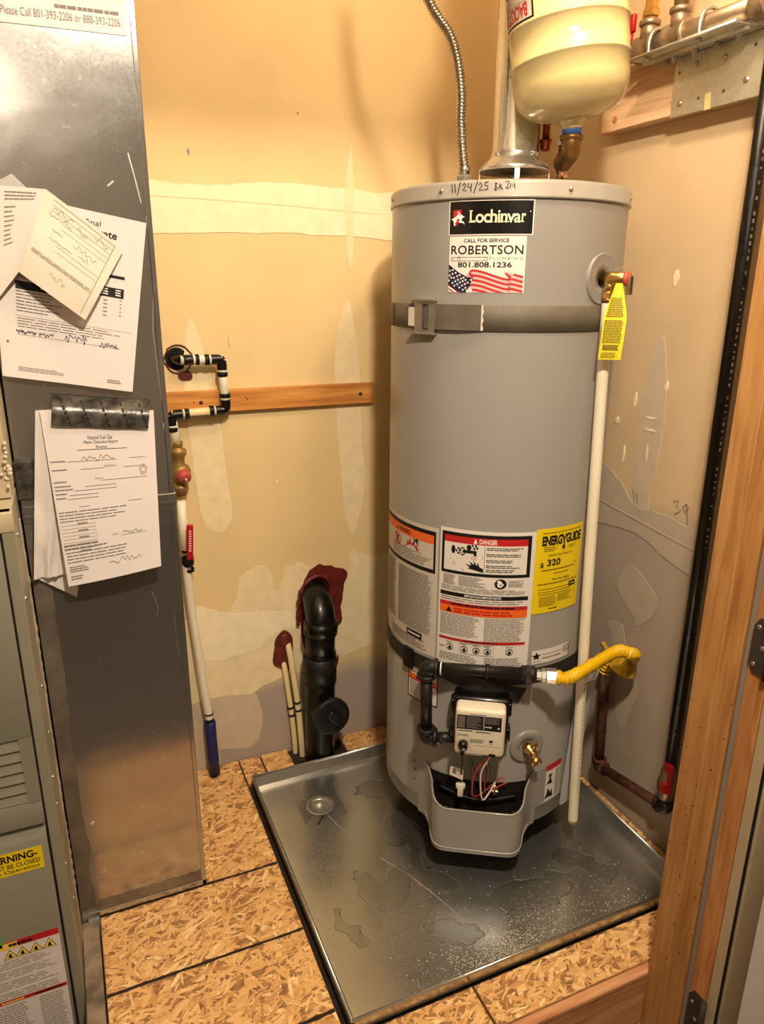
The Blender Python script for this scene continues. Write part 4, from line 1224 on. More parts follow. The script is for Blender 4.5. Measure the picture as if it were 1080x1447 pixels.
dp = thing('discharge_pipe', (1.054, 1.193, 0.098), 'long white plastic discharge pipe running down beside the grey heater', 'pipe')
pt = cb + Vector((0, 0, -0.044)); pe = Vector((1.0560, 1.1960, 0.094))
b = B(); b.tube([pt, pt.lerp(pe, 0.3) + Vector((-0.002, 0, 0)), pt.lerp(pe, 0.7) + Vector((-0.001, 0, 0)), pe], 0.0122, 18, caps=False)
b.tube([pe + Vector((0, 0, 0.05)), pe + Vector((0, 0, 0.0003))], 0.0095, 18, caps=False, spline=False)
b.lathe([(0.0122, 0), (0.0095, 0)], pe, (0, 0, 1), 18, caps=False)
b.build('pipe', 'white_pvc', dp)
b = B(); b.lathe([(0.0124, 0.0), (0.0124, 0.007), (0.0123, 0.008)], pe, (0, 0, 1), 18, caps=False); b.build('stained_end', 'brass_tan', dp)
yy = (pe - pt).normalized()
pb = Print(lambda u, v, h: pt + yy * v + Vector((-0.53 * 0.0124, -0.845 * 0.0124, 0)) + Vector((0.845, -0.53, 0)) * u, 0.2)
for k in range(26):
    v0 = 0.86 + k * 0.012
    pb.rect(0.0045, v0, 0.0063, v0 + random.uniform(0.004, 0.008), 'ink_soft', 0)
pb.build('pipe_print', dp, kind='stuff')
# yellow tag hanging at the valve
tg = thing('warning_tag', tuple(pc + nc * 0.05 + Vector((0, 0, -0.03))), 'yellow paper tag hanging from the brass relief valve', 'tag')
to = pc + nc * 0.0400


def tagmap(u, v, h):
    """u -1..1, v 0 top .. 1 bottom; tapers to the top, curls a little"""
    w = 0.0065 + 0.0155 * min(1, v / 0.42) if v < 0.42 else 0.022
    bend = 0.010 * math.sin(v * 2.4)
    cx = -0.0035 - 0.006 * v
    return to + Vector((0.842, -0.539, 0)) * (cx + u * w) + Vector((-0.539, -0.842, 0)) * (0.020 + bend + h + 0.004 * u * u) + Vector((0, 0, -0.008 - v * 0.146))


b = B(); b.grid(lambda a, c: tagmap(a * 2 - 1, c, 0), 6, 16); b.build('tag_sheet', 'tag_yellow', tg, fix=False)
pb = Print(tagmap, 0.4)
pb.lines(-0.80, 0.18, 0.80, 0.44, 11, 'ink_olive', 0.0006, 0.6, 0.1); pb.lines(-0.86, 0.47, 0.80, 0.78, 15, 'ink_olive', 0.0006, 0.6, 0.1); pb.lines(-0.75, 0.80, 0.72, 0.88, 4, 'ink_olive', 0.0006, 0.8, 0.1); pb.lines(-0.8, 0.90, 0.75, 0.98, 4, 'ink_olive', 0.0006, 0.5, 0.2)
for k in range(0):
    pass
pb.build('tag_print', tg)

# ---- straps
us = thing('seismic_strap', (TC.x, TC.y, 1.295), 'grey metal strap with buckle around the heater above its middle', 'strap', 'straps around the heater', rz=-BEAR)
b = B(); b.lathe([(TR + 0.0006, 1.2965), (TR + 0.0022, 1.2970), (TR + 0.0024, 1.3215), (TR + 0.0022, 1.3465), (TR + 0.0006, 1.347)], TC, (0, 0, 1), 96, caps=False); b.build('band', 'strap_grey', us)
b = B(); b.grid(lambda u, v: tank_pt(ud(-38 + 29.0 * u), 1.2985 + 0.0495 * v, 0.0040 + 0.004 * math.sin(PI * u) * (1 - v) + 0.0015 * u), 20, 4)
b.grid(lambda u, v: tank_pt(ud(-38 + 29.0 * u), 1.2985 + 0.0495 * v, 0.0028 + 0.004 * math.sin(PI * u) * (1 - v) + 0.0015 * u), 20, 4)
b.build('loose_end', 'strap_grey', us, fix=False)
b = B(); b.grid(lambda u, v: tank_pt(ud(-9.0 + 0.9 * u * (1 + 0.3 * math.sin(v * 19))), 1.2985 + 0.0495 * v, 0.0052), 1, 14); b.build('frayed_edge', 'strap_fray', us, fix=False)
pb = Print(lambda u, v, h: tank_pt(u, v, 0.0024 + h))
for k in range(9):
    for s in (-1, 1):
        c = ud(-66.5) + s * 0.0045; z = 1.301 + k * 0.0052
        pb.poly([(c - 0.0040, z), (c, z - 0.0022), (c + 0.0040, z), (c, z + 0.0022)], 'subfloor_dark', 0.0004)
pb.build('stitching', us)
b = B()


def curved_bar(a0, a1, z0, z1, h0, h1, mi=0):
    n = 5
    for hh in (h0, h1):
        b.grid(lambda u, v: tank_pt(ud(a0 + (a1 - a0) * u), z0 + (z1 - z0) * v, hh), n, 1, mi)
    for zz_ in (z0, z1):
        b.grid(lambda u, v: tank_pt(ud(a0 + (a1 - a0) * u), zz_, h0 + (h1 - h0) * v), n, 1, mi)
    for aa in (a0, a1):
        b.grid(lambda u, v: tank_pt(ud(aa), z0 + (z1 - z0) * u, h0 + (h1 - h0) * v), 1, 1, mi)


curved_bar(-43.5, -38.6, 1.291, 1.353, 0.003, 0.0075); curved_bar(-34.8, -31.2, 1.291, 1.353, 0.003, 0.0075)
curved_bar(-46.5, -30.8, 1.3535, 1.3562, 0.001, 0.0135); curved_bar(-46.5, -30.8, 1.2868, 1.2895, 0.001, 0.0135)
curved_bar(-43.5, -31.2, 1.347, 1.3535, 0.003, 0.0075); curved_bar(-43.5, -31.2, 1.2895, 1.296, 0.003, 0.0075)
bk = b.build('buckle', 'zinc', us, fix=False)
b = B(); curved_bar(-48.5, -43.2, 1.302, 1.340, 0.003, 0.0065); b.build('buckle_tongue', 'sticker_white', us, fix=False)

ls = thing('seismic_strap', (TC.x, TC.y, 0.51), 'dark strap around the heater just behind the black gas pipe', 'strap', 'straps around the heater', rz=-BEAR)
b = B()
b.grid(lambda u, v: tank_pt(ud(-178 + 356 * u), 0.508 + 0.038 * v, 0.0022), 96, 1)
for v_ in (0.508, 0.546):
    b.grid(lambda u, v: tank_pt(ud(-178 + 356 * u), v_, 0.0004 + 0.0018 * v), 96, 1)
b.build('band', 'strap_dark', ls, fix=False)
b = B()
o = [(-23.5, 0.546), (-21.0, 0.508), (14.8, 0.467), (21.4, 0.494), (8.0, 0.522), (-6.0, 0.546)]


def tail(u, v, h):
    a = -23 + 42.5 * u
    zc = 0.530 - 0.050 * u ** 1.3
    return tank_pt(ud(a + 4 * v * u), zc + (v - 0.5) * (0.040 - 0.006 * u), h + 0.010 * math.sin(PI * min(1, u * 1.0)))


b.grid(lambda u, v: tail(u, v, 0.0045), 16, 2); b.grid(lambda u, v: tail(u, v, 0.0030), 16, 2)
b.build('loose_end', 'strap_dark', ls, fix=False)
b = B(); curved_bar(-47, -40, 0.500, 0.552, 0.003, 0.008); b.build('buckle', 'dark_metal', ls, fix=False)
b = B(); curved_bar(-27, -23, 0.500, 0.530, 0.003, 0.013); b.build('buckle_tab', 'zinc', ls, fix=False)

# ---- black gas piping on the heater
gp = thing('gas_pipe', tuple(FTp(-0.12, 0.03, 0.36)), 'black iron gas pipe with elbows crossing the front of the heater', 'pipe')
PR = 0.0138


def elbow_fit(b, p, d1, d2, r=0.019, arm=0.020, collar=0.0225):
    """cast elbow at p with arms along d1, d2"""
    p = Vector(p); d1 = Vector(d1).normalized(); d2 = Vector(d2).normalized()
    pts = [p + d1 * arm, p + d1 * arm * 0.55, p + (d1 + d2) * arm * 0.16, p + d2 * arm * 0.55, p + d2 * arm]
    b.tube(pts, r, 18, res=6)
    for d in (d1, d2):
        b.lathe([(r, 0), (collar, 0.001), (collar, 0.008), (collar - 0.002, 0.010)], p + d * (arm - 0.004), d, 18)


ef_ = FT.to_3x3() @ Vector((0, -1, 0)); er_ = FT.to_3x3() @ Vector((1, 0, 0)); UP = Vector((0, 0, 1))
P1 = FTp(-0.126, 0.028, 0.556); P2 = FTp(-0.123, 0.028, 0.374)
b = B(); b.cyl(P1 + er_ * 0.018, FTp(0.086, 0.028, 0.561), PR, 20)
b.build('cross_pipe', 'black_iron', gp)
b = B(); b.cyl(P1 - UP * 0.018, P2 + UP * 0.018, PR, 20); b.build('drop_pipe', 'black_iron', gp)
b = B(); b.cyl(P2 + er_ * 0.018, FTp(-0.055, 0.024, 0.376), 0.0125, 18); b.lathe([(0.0145, 0), (0.0145, 0.006)], P2 + er_ * 0.034, er_, 6, smooth=False); b.build('inlet_nipple', 'black_iron', gp)
b = B(); elbow_fit(b, P1, er_, -UP); b.build('elbow', 'black_iron', gp)
b = B(); elbow_fit(b, P2, er_, UP); b.build('elbow', 'black_iron', gp)
b = B(); b.lathe([(0.0155, 0), (0.0155, 0.003)], P1 + er_ * 0.031, er_, 18); b.build('thread_sealant', 'teflon', gp)
b = B(); b.lathe([(0.0155, 0), (0.0185, 0.001), (0.0185, 0.030), (0.0165, 0.033)], FTp(0.084, 0.028, 0.561), er_, 18)
b.lathe([(0.0205, 0), (0.0205, 0.010)], FTp(0.096, 0.028, 0.561), er_, 8, smooth=False)
b.build('coupling', 'black_iron', gp)
b = B(); b.lathe([(0.0175, 0), (0.0175, 0.010)], FTp(0.006, 0.028, 0.5585), er_, 18); b.build('pipe_joint', 'black_iron', gp)

# yellow flexible connector
fc = thing('gas_flex_connector', tuple(FTp(0.15, 0.028, 0.56)), 'yellow corrugated gas hose with bright nut looping to the wall', 'hose')
H0 = FTp(0.119, 0.028, 0.5615)
b = B(); b.lathe([(0.012, 0), (0.012, 0.010), (0.0155, 0.011), (0.0155, 0.020), (0.011, 0.021)], H0, er_, 6, smooth=False); b.build('union', 'zinc', fc)
b = B(); b.lathe([(0.0155, 0), (0.017, 0.001), (0.017, 0.022), (0.0125, 0.023)], H0 + er_ * 0.021, er_, 6, smooth=False); b.build('nut', 'chrome', fc)
HS = H0 + er_ * 0.043
hp = [HS, HS + er_ * 0.03 + Vector((0, 0, 0.0)), Vector((1.125, 1.190, 0.560)), Vector((1.17, 1.195, 0.545)), Vector((1.215, 1.22, 0.520)), Vector((1.247, 1.255, 0.485)), Vector((1.254, 1.292, 0.462)), Vector((1.254, 1.322, 0.452)), Vector((1.253, 1.345, 0.435)), Vector((1.250, 1.352, 0.392))]
b = B(); b.tube(hp, 0.0125, 14, res=48, rfun=lambda L, t: 0.0125 + 0.0030 * math.sin(L * 2 * PI / 0.0100))
b.build('hose', 'yellow_hose', fc)
b = B(); b.lathe([(0.014, 0), (0.024, 0.014), (0.040, 0.048), (0.0395, 0.0485), (0.023, 0.0145), (0.013, 0.001)], (1.243, 1.258, 0.496), (-0.25, 0.30, -0.92), 12, caps=False, smooth=False)
b.build('sleeve_end', 'yellow_sleeve', fc)
b = B(); b.tube([(1.253, 1.375, 0.470), (1.254, 1.355, 0.455), (1.253, 1.33, 0.445)], [0.008] * 17, 10, res=8); b.build('sleeve_tail', 'yellow_sleeve', fc)

# ---- rusty gas line low on the side wall
rg = thing('rusty_gas_pipe', (1.25, 1.34, 0.10), 'rusty iron gas pipe with an elbow low on the side wall', 'pipe')
RE = Vector((1.250, 1.335, 0.108)); RX = Vector((1.250, 1.105, 0.150))
b = B(); b.cyl(RE + UP * 0.015, (1.250, 1.348, 0.362), 0.0130, 16); b.build('riser_pipe', 'rusty_iron', rg)
b = B(); b.cyl((1.250, 1.348, 0.360), (1.250, 1.350, 0.400), 0.0120, 6, smooth=False); b.build('flare_fitting', 'galv_iron', rg)
b = B(); b.cyl(RE + (RX - RE).normalized() * 0.015, RX, 0.0130, 16); b.build('run_pipe', 'rusty_iron', rg)
b = B(); elbow_fit(b, RE, UP, RX - RE, 0.0170, 0.020, 0.0200); b.build('elbow', 'rusty_iron', rg)

# ---- black gas drop by the door with shut-off valve
bg = thing('gas_drop_pipe', (1.249, 1.095, 0.12), 'tall black gas pipe with printed lettering standing beside the wooden door jamb', 'pipe')
b = B(); b.cyl((1.249, 1.093, 0.262), (1.249, 1.103, 2.30), 0.0145, 20); b.build('pipe', 'black_abs', bg)
pb = Print(lambda u, v, h: Vector((1.249 + (0.0148 + h) * math.sin(u), 1.0975 - (0.0148 + h) * math.cos(u) + (v - 1.25) * 0.005, v)), 0.5)
for k in range(70):
    z = 0.80 + k * 0.0135
    if random.random() < 0.75:
        pb.rect(-0.48, z, -0.20, z + random.uniform(0.003, 0.009), 'ink_soft' if k % 3 else 'ink_grey', 0.0002)
pb.build('pipe_print', bg, kind='stuff')
b = B(); b.lathe([(0.016, 0), (0.021, 0.004), (0.021, 0.022), (0.025, 0.030), (0.025, 0.050), (0.020, 0.060), (0.020, 0.080), (0.0155, 0.085)], (1.249, 1.093, 0.180), (0, 0, 1), 18); b.build('shutoff_valve', 'galv_iron', bg)
b = B(); b.box(1.232, 1.242, 1.070, 1.098, 0.205, 0.288, 0, 0.004, 2); b.cyl((1.238, 1.09, 0.225), (1.225, 1.075, 0.225), 0.014, 14); b.build('valve_handle', 'red_handle', bg)
b = B(); elbow_fit(b, (1.250, 1.088, 0.154), UP, RE - RX, 0.0185, 0.022, 0.0220); b.build('elbow', 'black_iron', bg)

# ---- pouch of papers hung on the heater flank
po = thing('document_pouch', tuple(tank_pt(ud(62), 0.12, 0.01)), 'clear plastic pouch of folded papers tucked behind the white discharge pipe', 'pouch')


def pouch(u, v, off):
    a = 54 + 3 * v + (14 + 10 * v) * u
    return tank_pt(ud(a), 0.122 + 0.02 * u * (1 - v) + (0.345 + 0.02 * u) * v, 0.006 + off + 0.022 * math.sin(PI * u) * (0.4 + 0.6 * v) + 0.012 * v)


b = B(); b.grid(lambda u, v: pouch(u, v, 0.004), 10, 12); b.grid(lambda u, v: pouch(u, v, 0.0), 10, 12); b.build('plastic_sleeve', 'pouch_plastic', po, fix=False)
b = B(); b.grid(lambda u, v: pouch(0.12 + 0.8 * u, 0.06 + 0.90 * v, 0.002), 10, 12); b.build('papers', 'paper_back', po, fix=False)
b = B(); b.tube([pouch(k / 12, 1, 0.003) + Vector((0, 0, 0.003 * math.sin(k))) for k in range(13)], 0.003, 6, spline=False); b.build('pouch_rim', 'pouch_plastic', po)

# ================================================================== VENT, EXPANSION TANK, TOP PIPING
vp = thing('vent_pipe', (TC.x + 0.008, TC.y, 1.579), 'shiny round metal flue pipe rising from the top of the heater', 'pipe')
VX = Vector((TC.x + 0.008, TC.y - 0.004, 0))
b = B(); b.lathe([(0.0515, 1.640), (0.0515, 1.655), (0.0503, 1.656), (0.0503, 2.42)], VX, (0, 0, 1), 40, caps=False)
b.build('pipe', 'bright_steel', vp)
b = B(); q = VX + Vector((-0.045, -0.024, 0)); b.box(q.x - 0.0035, q.x + 0.0035, q.y - 0.003, q.y + 0.003, 1.656, 2.40, 0, 0.001, 1); b.build('seam', 'bright_steel', vp)
b = B(); b.lathe([(0.0525, 1.654), (0.0535, 1.646), (0.058, 1.641), (0.074, 1.627), (0.0765, 1.6235), (0.0765, 1.6175), (0.0745, 1.6175), (0.073, 1.624), (0.056, 1.638)], VX, (0, 0, 1), 48, caps=False)
hood = b.build('draft_hood', 'bright_steel', vp)
for k in range(4):
    a = R(k * 90 - 118)
    c, s = math.cos(a), math.sin(a)
    b = B(Matrix.Translation(VX) @ Matrix.Rotation(a, 4, 'Z')); b.box(0.0735, 0.0755, -0.0055, 0.0055, 1.577, 1.622, 0, 0.0004, 1); b.build('hood_leg', 'bright_steel', vp)
b = B(); b.lathe([(0.045, 1.579), (0.045, 1.60), (0.043, 1.601)], VX, (0, 0, 1), 32, caps=False); b.build('flue_collar', 'dark_metal', vp)
for dg in (-165, -80, -35):
    a = R(dg); nn = Vector((math.cos(a), math.sin(a), 0))
    B().lathe([(0.004, 0), (0.004, 0.002), (0.0015, 0.004)], VX + nn * 0.0515 + Vector((0, 0, 1.647)), nn, 8).build('screw', 'screw_steel', vp)

fx = thing('flex_connector', (0.858, 1.525, 1.579), 'corrugated steel hose rising in a curve from the top of the heater', 'hose')
b = B(); b.lathe([(0.0115, 0), (0.0115, 0.016)], (0.858, 1.525, 1.576), (0, 0, 1), 18); b.lathe([(0.0165, 0.012), (0.0175, 0.014), (0.0175, 0.034), (0.014, 0.038)], (0.858, 1.525, 1.576), (0, 0, 1), 6, smooth=False); b.build('nut', 'zinc', fx)
b = B(); b.lathe([(0.0125, 0.0), (0.0125, 0.016), (0.0105, 0.018)], (0.858, 1.525, 1.613), (0, 0, 1), 18); b.build('collar', 'stainless', fx)
b = B(); b.tube([(0.858, 1.525, 1.629), (0.853, 1.527, 1.66), (0.848, 1.530, 1.72), (0.847, 1.531, 1.775), (0.838, 1.537, 1.835), (0.822, 1.545, 1.882), (0.789, 1.562, 1.930), (0.76, 1.58, 2.0), (0.75, 1.585, 2.1)], 0.0105, 12, res=52, rfun=lambda L, t: 0.0098 + 0.0016 * math.sin(L * 2 * PI / 0.0066))
b.build('hose', 'stainless', fx)

BE = R(36.2)
EX = Vector((1.68 * math.sin(BE), 1.68 * math.cos(BE), 0))
et = thing('expansion_tank', (EX.x, EX.y, 1.69), 'cream enamel expansion tank hanging above the top of the heater', 'tank')
EXB = EX + Vector((0.842, -0.539, 0)) * 0.014
LEAN = R(7.5)
ES = Vector((math.cos(BE), -math.sin(BE), 0))            # across
ED_ = Vector((-math.sin(BE), -math.cos(BE), 0))          # towards the door
EUP = (Vector((0, 0, 1)) * math.cos(LEAN) - ES * math.sin(LEAN)).normalized()
ESL = (ES * math.cos(LEAN) + Vector((0, 0, 1)) * math.sin(LEAN)).normalized()
EO = Vector((EXB.x, EXB.y, 1.692)) - EUP * 1.692
b = B()
er0 = 0.1135
b.lathe([(0.018, 1.7035), (0.030, 1.7040), (0.060, 1.7085), (0.085, 1.7180), (0.101, 1.7310), (0.110, 1.7470), (er0, 1.7640), (er0 + 0.0005, 1.8000), (er0 + 0.0035, 1.8015), (er0 + 0.0035, 1.8050), (er0 + 0.001, 1.8065), (er0 + 0.001, 1.8620), (er0 + 0.0035, 1.8635), (er0 + 0.0035, 1.867), (er0 + 0.001, 1.8685), (er0 + 0.001, 2.03), (0.108, 2.065), (0.088, 2.10), (0.05, 2.118), (0.001, 2.122)], EO, EUP, 56, caps=False)
b.build('shell', 'cream_enamel', et)
b = B(); b.lathe([(0.030, 1.7060), (0.0235, 1.699), (0.0205, 1.692), (0.019, 1.686)], EO, EUP, 24); b.build('boss', 'cream_enamel', et)


def et_pt(u, v, h):
    return EO + EUP * v + ED_ * ((er0 + 0.001 + h) * math.cos(u)) + ESL * ((er0 + 0.001 + h) * math.sin(u))


pb = Print(et_pt, 0.08); pb.rect(R(-86), 1.8705, R(-33), 1.9955, 'ink_black', 0.0004); lab = pb.build('label', et)
pb = Print(et_pt, 0.08); pb.rect(R(-85), 1.8735, R(-35), 1.9925, 'sticker_white_dull', 0.0008)
pb.text('BACKSTOP', R(-82), 1.8765, R(-40), 1.9005, 'ink_red', 0.0012, 0.03, 0, 1.0, True)
pb.rect(R(-80), 1.9025, R(-38), 1.9033, 'ink_black', 0.0012)
pb.text('CODE', R(-82), 1.9040, R(-66), 1.9165, 'ink_black', 0.0012, 0, 0, 1.0, True)
pb.lines(R(-78), 1.9205, R(-40), 1.9505, 4, 'ink_black', 0.0012, 0.45, 0.3); pb.lines(R(-74), 1.9555, R(-46), 1.9855, 3, 'ink_grey', 0.0012, 0.4, 0.3)
pb.build('lettering', lab)

cw = thing('cold_water_pipe', (1.0385, 1.4086, 1.579), 'copper water pipe with brass elbow under the cream expansion tank', 'pipe')
CB = Vector((1.0385, 1.4086, 0)) - Vector((0.842, -0.539, 0)) * 0.006
b = B(); b.lathe([(0.012, 1.576), (0.0145, 1.578), (0.0145, 1.590), (0.012, 1.592)], CB, (0, 0, 1), 18); b.build('dielectric_collar', 'blue_plastic', cw)
b = B(); b.lathe([(0.0165, 1.590), (0.0165, 1.600), (0.0125, 1.602), (0.0125, 1.616), (0.0145, 1.617), (0.0145, 1.652), (0.0112, 1.654), (0.0112, 2.30)], CB, (0, 0, 1), 20); b.build('riser', 'copper_bright', cw)
b = B(); b.lathe([(0.0126, 1.668), (0.0132, 1.670), (0.0132, 1.678), (0.0122, 1.690), (0.0120, 1.71)], CB, (0, 0, 1), 16, caps=False); b.build('sealing_tape', 'teflon', cw)
eb = Vector((EXB.x, EXB.y, 1.652))
brn = CB + Vector((0, 0, 1.634))
b = B(); b.tube([eb + Vector((0, 0, 0.022)), eb + Vector((0, 0, 0.008)), eb + Vector((0.004, 0.006, -0.006)), eb.lerp(brn, 0.45) + Vector((0, 0, -0.004)), brn], 0.0195, 20, res=8)
b.lathe([(0.0195, 0), (0.0235, 0.001), (0.0235, 0.009), (0.0200, 0.010)], eb + Vector((0, 0, 0.014)), (0, 0, 1), 20)
b.build('elbow', 'brass_old', cw)
b = B(); b.lathe([(0.0185, 0), (0.0190, 0.012), (0.0190, 0.014)], eb + Vector((0, 0, 0.024)), (0, 0, 1), 18); b.build('blue_tape', 'blue_plastic', cw)
cs = thing('copper_stub', (1.012, 1.448, 1.66), 'short copper stub with a capped end dangling behind the expansion tank', 'pipe')
b = B(); b.cyl((1.012, 1.448, 1.675), (1.012, 1.448, 2.20), 0.0085, 16); b.build('pipe', 'copper', cs)
b = B(); b.lathe([(0.001, 1.6605), (0.009, 1.6615), (0.0115, 1.666), (0.0115, 1.676), (0.0135, 1.677), (0.0135, 1.683), (0.0095, 1.685)], (1.012, 1.448, 0), (0, 0, 1), 18); b.build('cap', 'copper', cs)

# ================================================================== SIDE WALL: block, plate, bracket, manifold
wb = thing('wall_block', (1.26, 1.3, 1.78), 'pale sawn timber block with a knot fixed high on the side wall', 'timber')
B().box(1.246, XR, 1.10, 1.5625, 1.728, 1.868, 0, 0.002, 1).build('board', 'block_pine', wb)
b = B(); 
for r0, r1, mi in ((0.0, 0.010, 0),):
    b.lathe([(0.0085, 0), (0.0075, 0.0005), (0.0055, 0.0003), (0.004, 0.0006), (0.001, 0.0005)], (1.246, 1.515, 1.752), (-1, 0, 0), 14)
b.build('knot', 'cleat_pine', wb)
mp_ = thing('mounting_plate', (1.2455, 1.23, 1.78), 'flat galvanized plate with screws and holes on the timber block', 'plate')
B().box(1.2435, 1.2458, 1.108, 1.336, 1.7235, 1.834, 0, 0.0008, 1).build('plate', 'plate_steel', mp_)
for y, z in ((1.278, 1.812), (1.205, 1.807), (1.148, 1.757), (1.312, 1.748)):
    B().lathe([(0.006, 0), (0.0055, 0.0018), (0.003, 0.003), (0.001, 0.0032)], (1.2435, y, z), (-1, 0, 0), 12).build('screw', 'screw_steel', mp_)
for y, z in ((1.322, 1.806), (1.262, 1.748), (1.199, 1.748), (1.137, 1.812), (1.315, 1.747)):
    B().lathe([(0.0032, 0), (0.001, 0.00004)], (1.2434, y, z), (-1, 0, 0), 10, caps=False).build('hole', 'dark_gap', mp_)
b = B(); b.grid(lambda u, v: Vector((1.2431, 1.243 - 0.016 * u + 0.002 * v, 1.7225 + 0.030 * v)), 1, 1); b.build('masking_tape', 'masking_tape', mp_, fix=False)

br = thing('pipe_bracket', (1.2, 1.25, 1.835), 'galvanized shelf bracket with bolts carrying the gas pipe', 'bracket')
b = B()
b.box(1.172, 1.2458, 1.12, 1.392, 1.8345, 1.8368, 0, 0.0006, 1)
b.cyl((1.172, 1.12, 1.8370), (1.172, 1.392, 1.8370), 0.0035, 10)
b.build('shelf', 'plate_steel', br)
B().box(1.2415, 1.2435, 1.12, 1.40, 1.8368, 1.868, 0, 0.0005, 1).build('back_flange', 'plate_steel', br)
b = B(); b.tube([(1.205, 1.385, 1.8335), (1.205, 1.20, 1.8335), (1.205, 1.125, 1.8335)], 0.006, 8, spline=False); b.build('pressed_rib', 'plate_steel', br)
for y in (1.352, 1.218):
    for x in (1.183, 1.233):
        bb = B(); bb.cyl((x, y, 1.823), (x, y, 1.845), 0.0032, 10); bb.lathe([(0.0065, 0), (0.0065, 0.006)], (x, y, 1.8280), (0, 0, 1), 6, smooth=False); bb.build('bolt', 'zinc', br)
for y in (1.325, 1.272, 1.165):
    bb = B(); bb.lathe([(0.008, 0), (0.008, 0.002), (0.004, 0.008), (0.003, 0.013)], (1.228, y, 1.8345), (0, 0, -1), 10); bb.build('screw', 'screw_steel', br)

gm = thing('gas_manifold', (1.208, 1.25, 1.858), 'grey iron gas manifold pipe with tee fittings on the high bracket', 'pipe')
MZ = 1.8625; MX = 1.208
b = B(); b.cyl((MX, 1.09, MZ), (MX, 1.47, MZ), 0.0185, 20); b.lathe([(0.0235, 0), (0.0245, 0.002), (0.0245, 0.03), (0.0215, 0.033)], (MX, 1.085, MZ), (0, 1, 0), 20); b.build('pipe', 'galv_iron', gm)
for y in (1.385, 1.300):
    bb = B(); bb.lathe([(0.0225, -0.030), (0.0255, -0.028), (0.0255, -0.020), (0.022, -0.016), (0.022, 0.016), (0.0255, 0.020), (0.0255, 0.028), (0.0225, 0.030)], (MX, y, MZ), (0, 1, 0), 20)
    bb.cyl((MX, y, MZ + 0.01), (MX, y, MZ + 0.045), 0.0175, 18); bb.lathe([(0.0175, 0), (0.0215, 0.002), (0.0215, 0.010), (0.018, 0.012)], (MX, y, MZ + 0.038), (0, 0, 1), 18)
    bb.build('tee', 'galv_iron', gm)
b = B(); b.lathe([(0.013, 0), (0.013, 0.004), (0.0175, 0.006), (0.0175, 0.018), (0.014, 0.020), (0.014, 0.06)], (MX, 1.385, MZ + 0.05), (0, 0, 1), 6, smooth=False); b.build('brass_fitting', 'brass', gm)
b = B(); b.lathe([(0.0145, 0), (0.0145, 0.08)], (MX, 1.300, MZ + 0.05), (0, 0, 1), 16); b.build('branch_pipe', 'galv_iron', gm)
b = B(); b.lathe([(0.0185, 0), (0.023, 0.003), (0.023, 0.022), (0.017, 0.026), (0.017, 0.045), (0.021, 0.048), (0.021, 0.065), (0.0135, 0.07)], (MX, 1.465, MZ), (0, 1, 0), 16); b.build('valve_body', 'galv_iron', gm)
b = B(); b.cyl((MX, 1.441, MZ + 0.012), (MX, 1.441, MZ + 0.046), 0.005, 10); b.box(MX - 0.006, MX + 0.006, 1.431, 1.452, MZ + 0.040, MZ + 0.076, 0, 0.004, 2); b.build('valve_lever', 'red_handle', gm)
ub = (('pipe_clamp', 1.352), ('pipe_clamp', 1.218))
for i, (nm, y) in enumerate(ub):
    t = thing(nm, (MX, y, 1.838), ('galvanized pipe clamp over the gas manifold nearest the cream tank', 'galvanized pipe clamp over the gas manifold nearest the black pipe')[i], 'clamp', 'clamps on the gas manifold')
    bb = B(); bb.tube([(MX - 0.026, y, 1.842), (MX - 0.026, y, MZ), (MX - 0.018, y, MZ + 0.018), (MX, y, MZ + 0.0262), (MX + 0.018, y, MZ + 0.018), (MX + 0.026, y, MZ), (MX + 0.026, y, 1.842)], 0.0040, 10)
    bb.build('u_bolt', 'zinc', t)

# ================================================================== BACK WALL: cleat, water lines, drain
cl = thing('wall_cleat', (0.5, YW, 1.09), 'orange pine batten screwed level across the back wall', 'timber')
B().box(0.10, 0.796, 1.8785, YW - 0.001, 1.066, 1.1225, 0, 0.002, 1).build('batten', 'cleat_pine', cl)
for x in (0.318, 0.755):
    B().lathe([(0.005, 0), (0.001, 0.0002)], (x, 1.8784, 1.093), (0, -1, 0), 12, caps=False).build('screw_hole', 'dark_gap', cl)
for x, z in ((0.300, 1.095), (0.385, 1.10), (0.434, 1.101), (0.438, 1.096)):
    B().lathe([(0.002, 0), (0.0005, 0.0002)], (x, 1.8784, z), (0, -1, 0), 8, caps=False).build('nail_hole', 'burner_dark', cl)

wl = thing('water_line', (0.277, 1.86, 0.0), 'white plastic water line with black elbows, valves and a blue sleeve', 'pipe')
YP = 1.862; WR = 0.0112
EA = Vector((0.272, YP, 1.203)); EB = Vector((0.373, YP, 1.202)); EC = Vector((0.377, YP, 1.074)); ED = Vector((0.241, YP, 1.070))
V1 = Vector((0.2475, YP, 0.985)); V2 = Vector((0.2475, YP, 0.852))
b = B(); b.cyl(EA, EB, WR, 18); b.build('pipe', 'white_pvc', wl)
b = B(); b.cyl(EB, EC, WR, 18); b.build('pipe', 'white_pvc', wl)
b = B(); b.cyl(EC, ED, WR, 18); pp = b.build('pipe', 'cream_cpvc', wl)
pb = Print(lambda u, v, h: Vector((u, YP - WR - 0.0003, v)), 0.3); pb.lines(0.268, 1.0635, 0.350, 1.0665, 1, 'ink_black', 0, 0.8, 0); pb.build('pipe_print', pp, kind='stuff')
b = B(); b.cyl(ED, V1, WR, 18); b.build('pipe', 'white_pvc', wl)
LA_, LBt = Vector((0.247, YP, 0.694)), Vector((0.2775, YP, 0.190))
b = B(); b.cyl(V2 + Vector((0, 0, -0.005)), LA_ + Vector((0, 0, -0.01)), WR, 18); b.build('pipe', 'white_pvc', wl)
